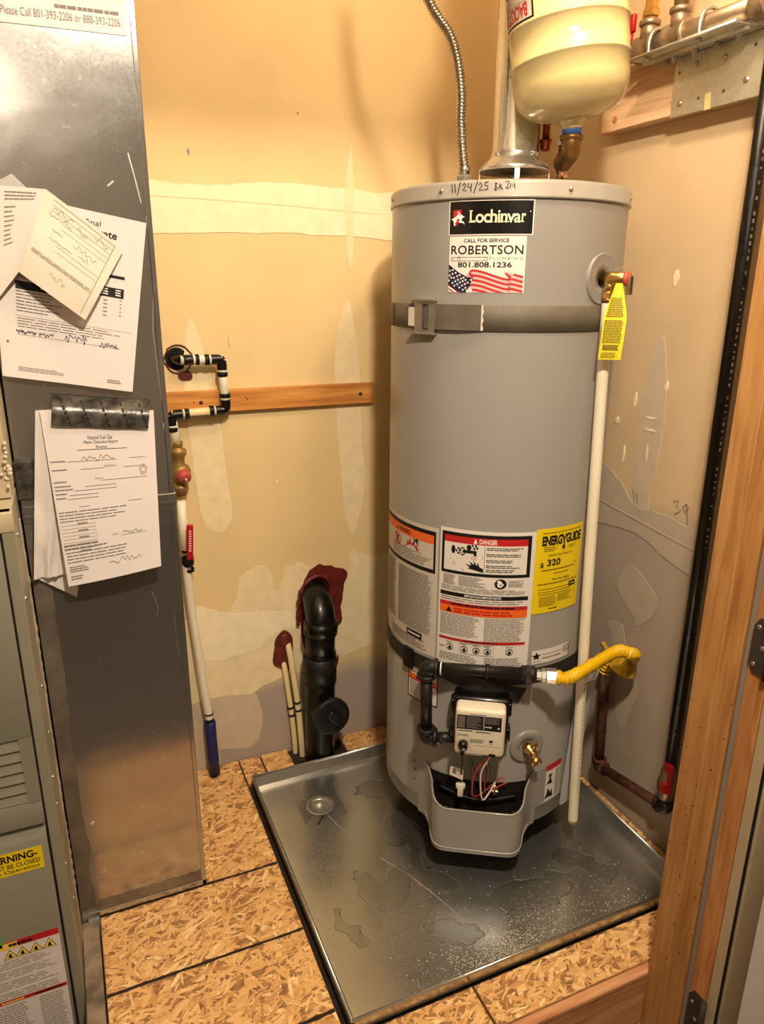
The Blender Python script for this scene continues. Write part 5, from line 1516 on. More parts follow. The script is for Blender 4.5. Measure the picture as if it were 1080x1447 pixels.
b = B(); b.tube([LA_, (0.252, YP, 0.55), (0.262, YP, 0.40), (0.272, YP, 0.25), LBt, (0.279, YP, 0.10)], WR, 18); b.build('pipe', 'white_pvc', wl)


def black_elbow(p, d1, d2):
    b = B(); p = Vector(p); d1 = Vector(d1); d2 = Vector(d2)
    b.tube([p + d1 * 0.026, p + d1 * 0.012, p + (d1 + d2) * 0.0025, p + d2 * 0.012, p + d2 * 0.026], 0.0124, 18, res=6)
    e = b.build('elbow', 'black_abs', wl)
    for d in (d1, d2):
        bb = B(); bb.lathe([(0.0128, 0), (0.0134, 0.001), (0.0134, 0.010), (0.0128, 0.011)], p + d * 0.0315, d, 18, caps=False); bb.build('crimp_ring', 'dark_metal', e)
        bb = B(); bb.lathe([(0.0122, 0), (0.0128, 0.0006), (0.0128, 0.0026), (0.0122, 0.0032)], p + d * 0.0275, d, 18, caps=False); bb.build('white_ring', 'white_plastic', e)


black_elbow(EB, (-1, 0, 0), (0, 0, -1)); black_elbow(EC, (0, 0, 1), (-1, 0, 0)); black_elbow(ED, (1, 0, 0), (0, 0, -1))
b = B(); b.tube([EA + Vector((0.03, 0, 0)), EA + Vector((0.014, 0, 0)), EA + Vector((0.0, 0.010, 0)), EA + Vector((-0.012, 0.036, 0))], 0.0128, 18, res=6); e = b.build('elbow', 'black_abs', wl)
b = B(); b.lathe([(0.0128, 0), (0.0134, 0.001), (0.0134, 0.008), (0.0128, 0.009)], EA + Vector((0.036, 0, 0)), (1, 0, 0), 18, caps=False); b.build('crimp_ring', 'dark_metal', e)
b = B(); b.lathe([(0.0122, 0), (0.0128, 0.001), (0.0128, 0.004), (0.0122, 0.005)], EA + Vector((0.029, 0, 0)), (1, 0, 0), 18, caps=False); b.build('white_ring', 'white_plastic', e)
# pressure regulator (brass body, red bell) and ball valve
b = B()
b.lathe([(0.0115, 0.0), (0.0135, 0.002), (0.0135, 0.012), (0.012, 0.014), (0.012, 0.018), (0.020, 0.022), (0.0215, 0.027), (0.020, 0.036), (0.015, 0.042), (0.015, 0.058), (0.022, 0.072), (0.024, 0.085), (0.022, 0.098), (0.014, 0.108), (0.014, 0.112), (0.0195, 0.116), (0.0205, 0.121), (0.019, 0.130), (0.0135, 0.134), (0.0135, 0.142)], V1 + Vector((0.002, 0, 0.018)), (0.0, 0, -1), 20)
b.build('regulator', 'brass_tan', wl)
b = B(); cc = Vector((0.253, YP, 0.925)); dd = Vector((0.10, -0.85, -0.30)).normalized()
b.lathe([(0.023, 0), (0.0235, 0.008), (0.0215, 0.012), (0.019, 0.022)], cc, dd, 22); b.build('regulator_bell', 'brass_tan', wl)
b = B(); b.lathe([(0.0185, 0.020), (0.019, 0.024), (0.0165, 0.036), (0.012, 0.040), (0.003, 0.041)], cc, dd, 22); rb = b.build('regulator_cap', 'red_plastic', wl)
b = B(); b.lathe([(0.0055, 0.040), (0.005, 0.047), (0.002, 0.048)], cc, dd, 10); b.build('adjusting_screw', 'screw_steel', rb)
bv = Vector((0.2545, YP, 0.690))
b = B(); b.lathe([(0.0125, 0.012), (0.0145, 0.014), (0.0165, 0.022), (0.0165, 0.038), (0.0145, 0.046), (0.0125, 0.048)], bv + Vector((-0.003, 0, 0.022)), (0.02, 0, -1), 18); b.lathe([(0.010, 0), (0.010, 0.012), (0.006, 0.014)], bv + Vector((-0.002, -0.012, -0.008)), (0, -1, 0), 14); b.build('ball_valve', 'dark_metal', wl)
b = B(); b.lathe([(0.0128, 0), (0.0134, 0.001), (0.0134, 0.007), (0.0128, 0.008)], bv + Vector((-0.005, 0, 0.014)), (0, 0, 1), 18, caps=False); b.lathe([(0.0128, 0), (0.0134, 0.001), (0.0134, 0.009), (0.0128, 0.010)], bv + Vector((0.000, 0, -0.042)), (0, 0, 1), 18, caps=False); b.build('crimp_ring', 'dark_metal', wl)
b = B(Matrix.Translation(bv + Vector((0.0, -0.026, 0.0))) @ Matrix.Rotation(R(4), 4, 'Y')); b.box(-0.0085, 0.0085, -0.004, 0.004, 0.000, 0.098, 0, 0.0038, 3); hd = b.build('valve_lever', 'red_handle', wl)
b = B(Matrix.Translation(bv + Vector((0.0, -0.0303, 0.0))) @ Matrix.Rotation(R(4), 4, 'Y'))
for k in range(9):
    b.box(-0.003, 0.003, -0.0002, 0.0002, 0.025 + k * 0.0066, 0.029 + k * 0.0066)
b.build('lever_print', 'ink_pink', hd)
b = B(); b.lathe([(0.0122, 0), (0.0128, 0.001), (0.0128, 0.008), (0.0122, 0.009)], LBt + Vector((0, 0, 0.000)), (0.03, 0, -1), 18, caps=False); b.lathe([(0.0124, 0), (0.0128, 0.001), (0.0128, 0.005)], LBt + Vector((0, 0, 0.018)), (0.03, 0, -1), 18, caps=False); b.build('crimp_ring', 'dark_metal', wl)
b = B(); b.lathe([(0.0125, 0), (0.0165, 0.003), (0.0158, 0.06), (0.0165, 0.12), (0.0160, 0.178)], (0.2785, YP, 0.180), (0.015, -0.03, -1), 20); b.build('pipe_sleeve', 'blue_sleeve', wl)
# firestop smears round the wall entries
fs = thing('fire_caulk', (0.27, YW, 1.19), 'thin ring of red caulk where the white water line enters the back wall', 'sealant')
b = B(); b.tube([(0.272 + 0.034 * math.cos(k * 0.33) * (1 + 0.08 * math.sin(k * 2.1)), YW - 0.0015, 1.202 + 0.035 * math.sin(k * 0.33)) for k in range(20)], 0.0022, 6, spline=False); b.build('caulk_ring', 'fire_caulk', fs)
o = blob([(0.268, 1.165), (0.292, 1.172), (0.303, 1.165), (0.301, 1.150), (0.275, 1.152)], 0.003, 6, 31)
b = B(); b.prism([(x, YW - 0.0005, z) for x, z in o], (0, -0.004, 0)); b.build('caulk_smear', 'fire_caulk', fs)
b = B(); b.lathe([(0.028, 0), (0.001, 0.0005)], (0.268, YW - 0.0006, 1.203), (0, -1, 0), 24, caps=False); b.build('pipe_hole', 'dark_gap', fs)

# drain stack
dr = thing('drain_pipe', (0.592, 1.80, 0.0), 'thick black plastic drain pipe with cleanout cap bending into the back wall', 'pipe')
YD = 1.815
b = B(); b.tube([(0.595, YD, -0.012), (0.596, YD, 0.12), (0.598, YD, 0.22), (0.602, YD, 0.34), (0.603, YD, 0.36)], 0.0445, 28); b.build('lower_pipe', 'black_abs', dr)
b = B(); b.tube([(0.601, YD, 0.33), (0.604, YD, 0.46)], 0.0430, 28, spline=False); b.build('upper_pipe', 'black_abs', dr)
b = B(); b.lathe([(0.0445, 0), (0.0495, 0.002), (0.0495, 0.085), (0.0460, 0.087)], (0.598, YD, 0.262), (0.03, 0, 1), 28); b.build('hub', 'abs_dusty', dr)
b = B(); b.tube([(0.603, YD, 0.435), (0.605, YD + 0.002, 0.458), (0.607, YD + 0.016, 0.484), (0.609, YD + 0.046, 0.505), (0.611, YW + 0.01, 0.515)], 0.0430, 28); b.lathe([(0.0445, 0), (0.0495, 0.002), (0.0495, 0.038), (0.045, 0.040)], (0.6035, YD, 0.418), (0.05, 0, 1), 28); b.build('bend', 'black_abs', dr)
pc_ = Vector((0.606, YD - 0.03, 0.178)); pn = Vector((0.08, -1, 0.12)).normalized()
b = B(); b.lathe([(0.046, -0.01), (0.046, 0.030), (0.0545, 0.031), (0.0545, 0.046), (0.051, 0.049), (0.040, 0.047), (0.001, 0.046)], pc_, pn, 32); cp = b.build('cleanout_cap', 'abs_dusty', dr)
q = pn.to_track_quat('Z', 'Y').to_matrix().to_4x4()
b = B(Matrix.Translation(pc_ + pn * 0.046) @ q @ Matrix.Rotation(R(40), 4, 'Z')); b.box(-0.012, 0.012, -0.028, 0.020, 0, 0.014, 0, 0.003, 2); b.build('cap_lug', 'abs_dusty', cp)
o = blob([(0.628, 0.325), (0.645, 0.335), (0.652, 0.36), (0.64, 0.352), (0.622, 0.335), (0.615, 0.322)], 0.002, 6, 32)
b = B(); b.prism([(x, YD - 0.046 + 1.2 * abs(x - 0.60) ** 2 * 8, z - 0.01) for x, z in o], (0, -0.002, 0)); b.build('caulk_smear', 'fire_caulk', dr)

c1 = thing('fire_caulk', (0.63, YW, 0.50), 'broad red caulk collar around the thick black drain pipe', 'sealant')
o = blob([(0.575, 0.36), (0.565, 0.43), (0.568, 0.50), (0.585, 0.56), (0.62, 0.592), (0.675, 0.588), (0.712, 0.560), (0.703, 0.51), (0.698, 0.45), (0.69, 0.405), (0.675, 0.40), (0.668, 0.45), (0.66, 0.42), (0.60, 0.38), (0.59, 0.33), (0.578, 0.325)], 0.010, 10, 33)
b = B(); b.prism([(x, YW - 0.0005, z) for x, z in o], (0, -0.006, 0)); b.build('caulk_bed', 'fire_caulk', c1)
b = B(); b.tube([(0.558, YW - 0.010, 0.42), (0.562, YW - 0.016, 0.50), (0.578, YW - 0.02, 0.548), (0.612, YW - 0.02, 0.570), (0.648, YW - 0.016, 0.556), (0.664, YW - 0.012, 0.50), (0.664, YW - 0.01, 0.44)], 0.010, 10, rfun=lambda L, t: 0.006 + 0.005 * noise.noise(Vector((L * 60, 1, 2)))); b.build('caulk_bead', 'fire_caulk', c1)

pl_ = []
for i, (pts, lbl) in enumerate((([(0.524, YW + 0.01, 0.375), (0.527, YW - 0.012, 0.350), (0.534, YW - 0.026, 0.27), (0.543, YW - 0.034, 0.165), (0.548, YW - 0.041, 0.05), (0.549, YW - 0.043, -0.010)], 'pale plastic tube nearer the thick black drain pipe, entering high in red caulk'),
                               ([(0.510, YW + 0.01, 0.315), (0.513, YW - 0.008, 0.285), (0.520, YW - 0.012, 0.21), (0.527, YW - 0.014, 0.14), (0.533, YW - 0.019, 0.04), (0.534, YW - 0.020, -0.010)], 'pale plastic tube farther from the thick black drain pipe, set lower'))):
    t = thing('condensate_tube', tuple(pts[-1]), lbl, 'pipe', 'pale tubes at the drain')
    b = B(); b.tube(pts, 0.0092 if i == 0 else 0.0082, 14); b.build('tube', 'cream_cpvc', t)
    z = 0.175 if i == 0 else 0.150
    q0 = Vector(pts[3]) + Vector((0, 0, 0.0))
    b = B(); b.lathe([(0.0095, 0), (0.0105, 0.001), (0.0105, 0.007), (0.0095, 0.008)], q0 + Vector((-0.001, 0.0005, 0.008)), (-0.11, 0.06, 1), 14, caps=False); b.lathe([(0.0095, 0), (0.0105, 0.001), (0.0105, 0.007), (0.0095, 0.008)], q0 + Vector((0.002, -0.001, -0.018)), (-0.11, 0.06, 1), 14, caps=False); b.build('crimp_ring', 'burner_dark', t)
c2 = thing('fire_caulk', (0.51, YW, 0.36), 'small red caulk blob where the pale tubes enter the wall', 'sealant')
o = blob([(0.482, 0.335), (0.488, 0.375), (0.505, 0.402), (0.525, 0.405), (0.540, 0.385), (0.541, 0.335), (0.532, 0.285), (0.515, 0.27), (0.500, 0.29), (0.483, 0.305)], 0.004, 8, 35)
b = B(); b.prism([(x, YW - 0.0005, z) for x, z in o], (0, -0.007, 0)); b.sphere((0.517, YW - 0.006, 0.376), 0.019, 14, 0, (1, 0.5, 1.2)); b.build('caulk_bed', 'fire_caulk', c2)

# ================================================================== DRAIN PAN
pan = thing('drain_pan', (0.8, 1.37, 0.0), 'wide square galvanized drain pan on the floor under the heater', 'pan')
PX0, PX1, PY0, PY1, PH = 0.372, 1.232, 0.974, 1.764, 0.030
DC = (0.523, 1.607); DRr = 0.026
b = B()
n = 32
zt_ = 0.0025
sq = 0.06
inner = [(DC[0] + DRr * math.cos(2 * PI * k / n), DC[1] + DRr * math.sin(2 * PI * k / n)) for k in range(n)]
outer = []
for k in range(n):
    a = 2 * PI * k / n; c, s = math.cos(a), math.sin(a); m = max(abs(c), abs(s))
    outer.append((DC[0] + sq * c / m, DC[1] + sq * s / m))
for zz2 in (zt_,):
    vs = [(x, y, zz2 - 0.002) for x, y in inner] + [(x, y, zz2) for x, y in outer]
    b.add(vs, [(k, (k + 1) % n, n + (k + 1) % n, n + k) for k in range(n)])
x0, x1, y0, y1 = DC[0] - sq, DC[0] + sq, DC[1] - sq, DC[1] + sq
for (xa, xb, ya, yb) in ((PX0, PX1, PY0, y0), (PX0, x0, y0, y1), (x1, PX1, y0, y1), (PX0, PX1, y1, PY1)):
    b.add([(xa, ya, zt_), (xb, ya, zt_), (xb, yb, zt_), (xa, yb, zt_)], [(0, 1, 2, 3)])
b.build('pan_floor', 'pan_steel', pan, fix=False)
SL = 0.013
for (q0, q1, inw) in (((PX0, PY1), (PX1, PY1), (0, -1)), ((PX0, PY0), (PX0, PY1), (1, 0)), ((PX1, PY0), (PX1, PY1), (-1, 0)), ((PX0, PY0), (PX1, PY0), (0, 1))):
    iv = Vector((inw[0], inw[1], 0)); p_, q_ = Vector((q0[0], q0[1], 0)), Vector((q1[0], q1[1], 0))
    sec = ((SL, 0.0024), (0.002, PH), (0.0, PH), (0.0, 0.001), (SL, 0.001))
    bb = B(); bb.prism([p_ + iv * a_ + Vector((0, 0, z_)) for a_, z_ in sec], q_ - p_)
    bb.cyl(p_ + Vector((0, 0, PH)) + iv * 0.001, q_ + Vector((0, 0, PH)) + iv * 0.001, 0.0036, 10)
    bb.build('pan_side', 'pan_steel', pan)
b = B(); b.lathe([(DRr - 0.001, -0.013), (DRr - 0.001, 0.0015), (DRr + 0.002, 0.0035), (DRr + 0.010, 0.0035), (DRr + 0.013, 0.0026)], (DC[0], DC[1], 0), (0, 0, 1), 32, caps=False); b.lathe([(DRr, -0.012), (0.001, -0.0121)], (DC[0], DC[1], 0), (0, 0, 1), 32, caps=False); b.build('drain_fitting', 'zinc', pan, fix=False)
b = B(); b.box(-0.0015, 0.0015, -0.014, 0.014, 0, 0.0012); b2 = B(Matrix.Translation((0.507, 1.553, 0.0027)) @ Matrix.Rotation(R(-42), 4, 'Z')); b2.box(-0.0018, 0.0018, -0.020, 0.020, 0, 0.0008); b2.build('pencil_line', 'dark_gap', pan)
# scratches on the pan
random.seed(21)
pb = Print(lambda u, v, h: Vector((u, v, zt_ + 0.0004)))
pb.stroke([(0.530, 1.560), (0.545, 1.500), (0.560, 1.462)], 0.0018, 'ink_soft'); pb.stroke([(0.600, 1.365), (0.640, 1.29), (0.675, 1.20), (0.700, 1.12)], 0.002, 'ink_soft')
pb.build('scratches', pan, kind='stuff')
# shallow water and its edge lines in the pan


def puddle(pts, lbl, seed):
    o = blob(pts, 0.016, 10, seed)
    n = len(o)
    cx = sum(p[0] for p in o) / n; cy = sum(p[1] for p in o) / n
    b = B(); vs = []
    for k, (ins, z) in enumerate(((0.0, -0.0008), (0.0009, 0.0014), (0.0024, 0.0018), (0.0060, 0.0008))):
        for x, y in o:
            d_ = Vector((cx - x, cy - y)); d_ = d_.normalized() * min(ins, d_.length * 0.8)
            vs.append((x + d_.x, y + d_.y, zt_ + z))
    fs_ = [(r * n + i, r * n + (i + 1) % n, (r + 1) * n + (i + 1) % n, (r + 1) * n + i) for r in range(3) for i in range(n)]
    fs_.append([3 * n + i for i in range(n)]); fs_.append([i for i in reversed(range(n))])
    b.add(vs, fs_, 0, False)
    o_ = b.build('water_puddle', 'water', None, lbl, 'puddle', 'puddles in the pan', fix=True)
    return o_


puddle([(0.66, 1.47), (0.71, 1.50), (0.74, 1.44), (0.735, 1.38), (0.70, 1.33), (0.69, 1.29), (0.72, 1.26), (0.74, 1.22), (0.70, 1.20), (0.66, 1.25), (0.655, 1.32), (0.68, 1.38), (0.64, 1.40)], 'thin water puddle in the pan at the front foot of the heater', 41)
puddle([(0.52, 1.345), (0.55, 1.33), (0.57, 1.29), (0.60, 1.31), (0.63, 1.33), (0.65, 1.30), (0.64, 1.25), (0.61, 1.22), (0.57, 1.20), (0.53, 1.22), (0.51, 1.28)], 'thin water puddle in the open middle of the pan', 42)
puddle([(0.80, 1.15), (0.86, 1.17), (0.93, 1.155), (0.98, 1.16), (1.01, 1.12), (0.96, 1.08), (0.90, 1.07), (0.85, 1.09), (0.80, 1.10)], 'thin water puddle in the pan below the white discharge pipe', 43)
puddle([(0.67, 1.655), (0.72, 1.64), (0.75, 1.60), (0.71, 1.57), (0.66, 1.585), (0.63, 1.62)], 'thin water puddle in the pan behind the drain hole', 44)
puddle([(0.60, 1.13), (0.64, 1.15), (0.69, 1.12), (0.72, 1.07), (0.68, 1.05), (0.63, 1.08)], 'small thin water puddle near the front edge of the pan', 45)
puddle([(1.02, 1.22), (1.06, 1.20), (1.10, 1.15), (1.12, 1.09), (1.07, 1.08), (1.04, 1.14), (1.00, 1.17)], 'thin water puddle by the pan side nearest the door jamb', 46)
puddle([(0.44, 1.27), (0.455, 1.22), (0.48, 1.19), (0.475, 1.14), (0.45, 1.16), (0.435, 1.21)], 'narrow thin water puddle along the pan side nearest the furnace', 47)
# pale dust along the front edge
random.seed(23)
b = B()
for i in range(2200):
    x = 0.72 + abs(random.gauss(0, 0.13)) * random.choice((1, 0.6, -0.5)); y = 0.985 + abs(random.gauss(0, 0.045))
    if random.random() < 0.3:
        x = random.uniform(0.62, 1.15); y = 0.985 + abs(random.gauss(0, 0.09))
    if not (PX0 + 0.01 < x < PX1 - 0.01):
        continue
    r = random.uniform(0.0005, 0.0018)
    b.add([(x - r, y - r * 0.6, zt_ + 0.0003), (x + r, y - r * 0.5, zt_ + 0.0003), (x + 0.2 * r, y + r, zt_ + 0.0003), (x, y, zt_ + 0.0003 + r * 0.5)], [(0, 1, 3), (1, 2, 3), (2, 0, 3)])
b.build('dust', 'dust', pan, kind='stuff', fix=False)
random.seed(24)
b = B()
for i in range(420):
    x = random.uniform(PX0 + 0.03, 1.0); y = random.uniform(1.0, PY1 - 0.03); r = random.uniform(0.0006, 0.0018)
    b.lathe([(r, 0), (r * 0.8, r * 0.45), (r * 0.02, r * 0.6)], (x, y, zt_ + 0.0002), (0, 0, 1), 6, caps=False)
b.build('water_drops', 'water', pan, kind='stuff', fix=False)

# ================================================================== DUCT AND PAPERS
YDU = 1.453
duct = thing('return_duct', (0.04, 1.66, 0.0), 'tall grey sheet metal return duct standing between furnace and back wall', 'duct')
DX0, DX1 = -0.0965, 0.180
b = B(); b.box(DX0, DX1, YDU, YW - 0.004, 0.006, 0.955, 0, 0.0015, 1); b.build('lower_section', 'duct_steel', duct)
b = B(); b.box(DX0, DX1, YDU, YW - 0.004, 0.980, 2.42, 0, 0.0015, 1); b.build('upper_section', 'duct_steel', duct)
b = B(); b.box(DX0, DX1 + 0.004, YDU - 0.004, YW - 0.004, 0.952, 0.984, 0, 0.0015, 1); b.box(DX0, DX1 + 0.0045, YDU - 0.0055, YDU, 0.964, 0.9672); b.build('drive_seam', 'duct_steel', duct)
b = B(); b.box(DX1 - 0.008, DX1 + 0.001, YDU - 0.0030, YDU, 0.985, 2.42, 0, 0.001, 1); b.box(DX1 - 0.008, DX1 + 0.001, YDU - 0.0030, YDU, 0.006, 0.952, 0, 0.001, 1); b.build('corner_seam', 'duct_steel', duct)
b = B(); b.box(DX0, DX1 + 0.001, YDU - 0.0030, YDU, 0.006, 0.020, 0, 0.001, 1); b.build('bottom_hem', 'duct_steel', duct)
# ragged foil tape down the furnace side and along the hem
random.seed(31)


def ragged(side_pts, name):
    b = B(); y_ = YDU - 0.0003; b.prism([(x, y_, z) for x, z in side_pts], (0, -0.0012, 0)); return b.build(name, 'tape_grey', duct)


pts = [(DX0 + 0.0005, 0.03)]
zs = [0.03 + k * 0.02 for k in range(48)]
e_ = [(-0.066 + 0.006 * noise.noise(Vector((z * 9, 0.3, 0))) + (0.010 * math.exp(-((z - 0.19) / 0.028) ** 2)) + 0.0022 * noise.noise(Vector((z * 60, 4, 0))), z) for z in zs]
ragged([(DX0 + 0.0005, 0.03)] + e_ + [(DX0 + 0.0005, zs[-1])], 'edge_tape')
e_ = [(-0.058 + k * 0.236 / 30, 0.048 + 0.006 * noise.noise(Vector((k * 0.7, 3, 1)))) for k in range(31)]
ragged([(-0.058, 0.021), (DX1 - 0.0085, 0.021)] + [q for q in e_[::-1] if q[0] < DX1 - 0.0085], 'hem_tape')
pb = Print(lambda u, v, h: Vector((u, YDU - 0.0006, v)))
pb.stroke([(0.150, 1.600), (0.158, 1.56), (0.165, 1.52)], 0.0022, 'zinc'); pb.stroke([(0.111, 1.545), (0.122, 1.554)], 0.003, 'zinc')
pb.stroke([(0.172, 1.50), (0.176, 1.40), (0.1665, 1.30), (0.171, 1.17)], 0.002, 'zinc'); pb.stroke([(-0.045, 0.262), (-0.052, 0.255)], 0.006, 'sticker_white_dull')
pb.stroke([(0.16, 0.72), (0.163, 0.62)], 0.0015, 'zinc'); pb.stroke([(0.12, 0.78), (0.13, 0.74), (0.126, 0.72)], 0.002, 'zinc'); pb.stroke([(0.171, 1.125), (0.175, 1.095)], 0.002, 'sticker_white_dull')
pb.build('scratches', duct, kind='stuff')


def quad_map(tl, tr, br_, bl, y0, curl=lambda u, v: 0.0):
    """sheet over the duct front; u 0..1 across, v 0..1 up"""
    def mp(u, v, h):
        x = (bl[0] * (1 - u) + br_[0] * u) * (1 - v) + (tl[0] * (1 - u) + tr[0] * u) * v
        z = (bl[1] * (1 - u) + br_[1] * u) * (1 - v) + (tl[1] * (1 - u) + tr[1] * u) * v
        return Vector((x, y0 - curl(u, v) - h, z))
    return mp


def sheet(name, mp, mat, label, cat='paper', group=None, nu=14, nv=18):
    t = thing(name, tuple(mp(0.5, 1, 0)), label, cat, group)
    b = B(); b.grid(lambda u, v: mp(u, v, 0.0003), nu, nv); b.grid(lambda u, v: mp(u, v, 0.0), nu, nv)
    b.build('sheet', mat, t, fix=False)
    return t


# notice at the very top
mp = quad_map((-0.052, 1.965), (0.168, 1.96), (0.166, 1.778), (-0.052, 1.7745), YDU - 0.0012)
t = sheet('notice_sheet', mp, 'paper', 'white printed notice with phone numbers pasted high on the grey duct')
pb = Print(mp, 0.3)
pb.text('Please Call 801-393-2206 or 888-393-2206', 0.135, 0.062, 0.955, 0.125, 'ink_grey', 0.0009)
pb.text('s', 0.105, 0.075, 0.120, 0.11, 'ink_grey', 0.0009)
pb.lines(0.50, 0.155, 0.955, 0.185, 1, 'ink_grey', 0.0009, 0.9, 0)
for k in range(6):
    pb.lines(0.08, 0.26 + k * 0.11, 0.95, 0.31 + k * 0.11, 1, 'ink_grey', 0.0009, 0.8, 0.3)
pb.build('lettering', t)
# certificate
mp = quad_map((-0.075, 1.533), (0.169, 1.486), (0.119, 1.190), (-0.0940, 1.229), YDU - 0.002, lambda u, v: 0.004 + 0.006 * (1 - v) ** 2 + 0.010 * u ** 3 * (v) ** 2 + 0.002 * math.sin(u * 9))
cert = sheet('certificate_sheet', mp, 'paper', 'white certificate with black table headers and signatures taped on the duct', group='papers on the duct')
pb = Print(mp, 0.06)
pb.text('certificate', 0.52, 0.870, 0.81, 0.915, K, 0.0009, 0.02); pb.text('final', 0.60, 0.925, 0.70, 0.955, K, 0.0009)
pb.rect(0.13, 0.50, 0.52, 0.545, K, 0.0008); pb.lines(0.30, 0.515, 0.39, 0.532, 1, 'ink_white', 0.0010, 0.8, 0)
pb.rect(0.55, 0.545, 0.88, 0.60, K, 0.0008)
for x0_, x1_ in ((0.60, 0.65), (0.69, 0.77), (0.82, 0.86)):
    pb.lines(x0_, 0.552, x1_, 0.594, 3, 'ink_white', 0.0010, 0.5, 0.1)
pb.rect(0.69, 0.655, 0.88, 0.672, K, 0.0008)
pb.lines(0.13, 0.555, 0.36, 0.60, 4, 'ink_grey', 0.0008, 0.4, 0.2); pb.lines(0.13, 0.37, 0.45, 0.495, 7, 'ink_grey', 0.0008, 0.35, 0.4)
for k in range(5):
    pb.rect(0.735, 0.52 - k * 0.022, 0.765, 0.526 - k * 0.022, 'ink_grey', 0.0008); pb.rect(0.855, 0.53 - k * 0.022, 0.868, 0.536 - k * 0.022, 'ink_grey', 0.0008)
pb.rect(0.12, 0.352, 0.95, 0.354, 'ink_soft', 0.0008); pb.lines(0.13, 0.285, 0.88, 0.345, 4, 'ink_grey', 0.0008, 0.28, 0.2)
pb.rect(0.12, 0.248, 0.88, 0.2505, 'ink_soft', 0.0008)


def scribble(u, v, w, h, n, m, seed):
    random.seed(seed)
    p = [(u + w * k / n, v + h * (random.random() - 0.5) * (1.6 if random.random() < 0.3 else 0.8)) for k in range(n + 1)]
    pb.stroke([(q.x, q.y) for q in catmull([Vector((a, c, 0)) for a, c in p], 4)], 0.0042, m, 0.0010)


scribble(0.12, 0.266, 0.14, 0.018, 32, K, 1); scribble(0.28, 0.266, 0.10, 0.020, 22, K, 2); scribble(0.46, 0.268, 0.17, 0.05, 22, K, 3); scribble(0.72, 0.256, 0.14, 0.03, 26, K, 4)
pb.lines(0.12, 0.040, 0.48, 0.068, 3, 'ink_grey', 0.0008, 0.4, 0.2); pb.lines(0.79, 0.035, 0.93, 0.06, 2, 'ink_grey', 0.0008, 0.5, 0.3)
for k in range(2):
    pb.disc(0.055, 0.20 + 0.30 * k, 0.008, 'ink_grey', 0.0008, 0.010)
pb.build('print', cert, kind='stuff')
# installation form folded over
fo = thing('folded_form', (-0.03, YDU - 0.02, 1.535), 'cream handwritten form folded over in front of the white certificate', 'paper', 'papers on the duct')
mp1 = quad_map((-0.094, 1.537), (0.012, 1.532), (-0.045, 1.402), (-0.094, 1.345), YDU - 0.016, lambda u, v: 0.003 + 0.012 * u)
b = B(); b.grid(lambda u, v: mp1(u, v, 0.0), 10, 10); b.grid(lambda u, v: mp1(u, v, -0.0004), 10, 10); b.build('back_half', 'paper_back', fo, fix=False)
pb = Print(mp1, 0.2)
pb.lines(0.42, 0.86, 0.90, 0.96, 3, 'ink_grey', 0.0006, 0.4, 0.1); pb.lines(0.42, 0.42, 0.62, 0.82, 9, 'ink_grey', 0.0006, 0.3, 0.4)
pb.build('back_print', fo)
mp2 = quad_map((0.012, 1.532), (0.126, 1.441), (0.050, 1.322), (-0.045, 1.401), YDU - 0.030, lambda u, v: 0.010 * math.sin(PI * (0.15 + 0.8 * u)) - 0.004 * u + 0.006 * (1 - v) * u + 0.003 * math.sin(5 * v))
b = B(); b.grid(lambda u, v: mp2(u, v, 0.0), 12, 12); b.grid(lambda u, v: mp2(u, v, -0.0004), 12, 12); b.build('front_half', 'paper_cream', fo, fix=False)
b = B(); b.grid(lambda u, v: mp2(0, v, 0).lerp(mp1(1, v, 0), u), 3, 12); b.build('fold', 'paper_cream', fo, fix=False)
pb = Print(mp2, 0.1)
for v in (0.90, 0.84, 0.78, 0.72, 0.52, 0.46):
    pb.rect(0.30 if v < 0.8 else 0.12, v, 0.90, v + 0.004, 'ink_soft', 0.0007)
pb.rect(0.895, 0.04, 0.902, 0.96, 'ink_grey', 0.0007); pb.rect(0.12, 0.955, 0.90, 0.960, 'ink_grey', 0.0007)
pb.lines(0.05, 0.30, 0.90, 0.345, 3, 'ink_grey', 0.0007, 0.4, 0.05)
for q, s in (((0.14, 0.87, 0.25, 0.05, 12), 5), ((0.10, 0.80, 0.30, 0.05, 14), 6), ((0.45, 0.85, 0.14, 0.07, 8), 7), ((0.66, 0.90, 0.18, 0.05, 9), 8), ((0.48, 0.66, 0.32, 0.05, 14), 9), ((0.58, 0.58, 0.14, 0.05, 8), 10), ((0.36, 0.20, 0.22, 0.08, 12), 11), ((0.2, 0.66, 0.14, 0.012, 8), 12), ((0.2, 0.56, 0.3, 0.012, 14), 13)):
    scribble(*q, 'ink_grey', s)
pb.build('front_print', fo)
# clear tape holding it
tp_ = thing('clear_tape', (-0.045, YDU - 0.012, 1.545), 'small scrap of clear tape sticking above the folded form', 'tape')
b = B(); b.prism([(-0.075, YDU - 0.004, 1.535), (-0.016, YDU - 0.004, 1.534), (-0.037, YDU - 0.004, 1.556)], (0, -0.0006, 0)); b.build('tape', 'pouch_plastic', tp_)

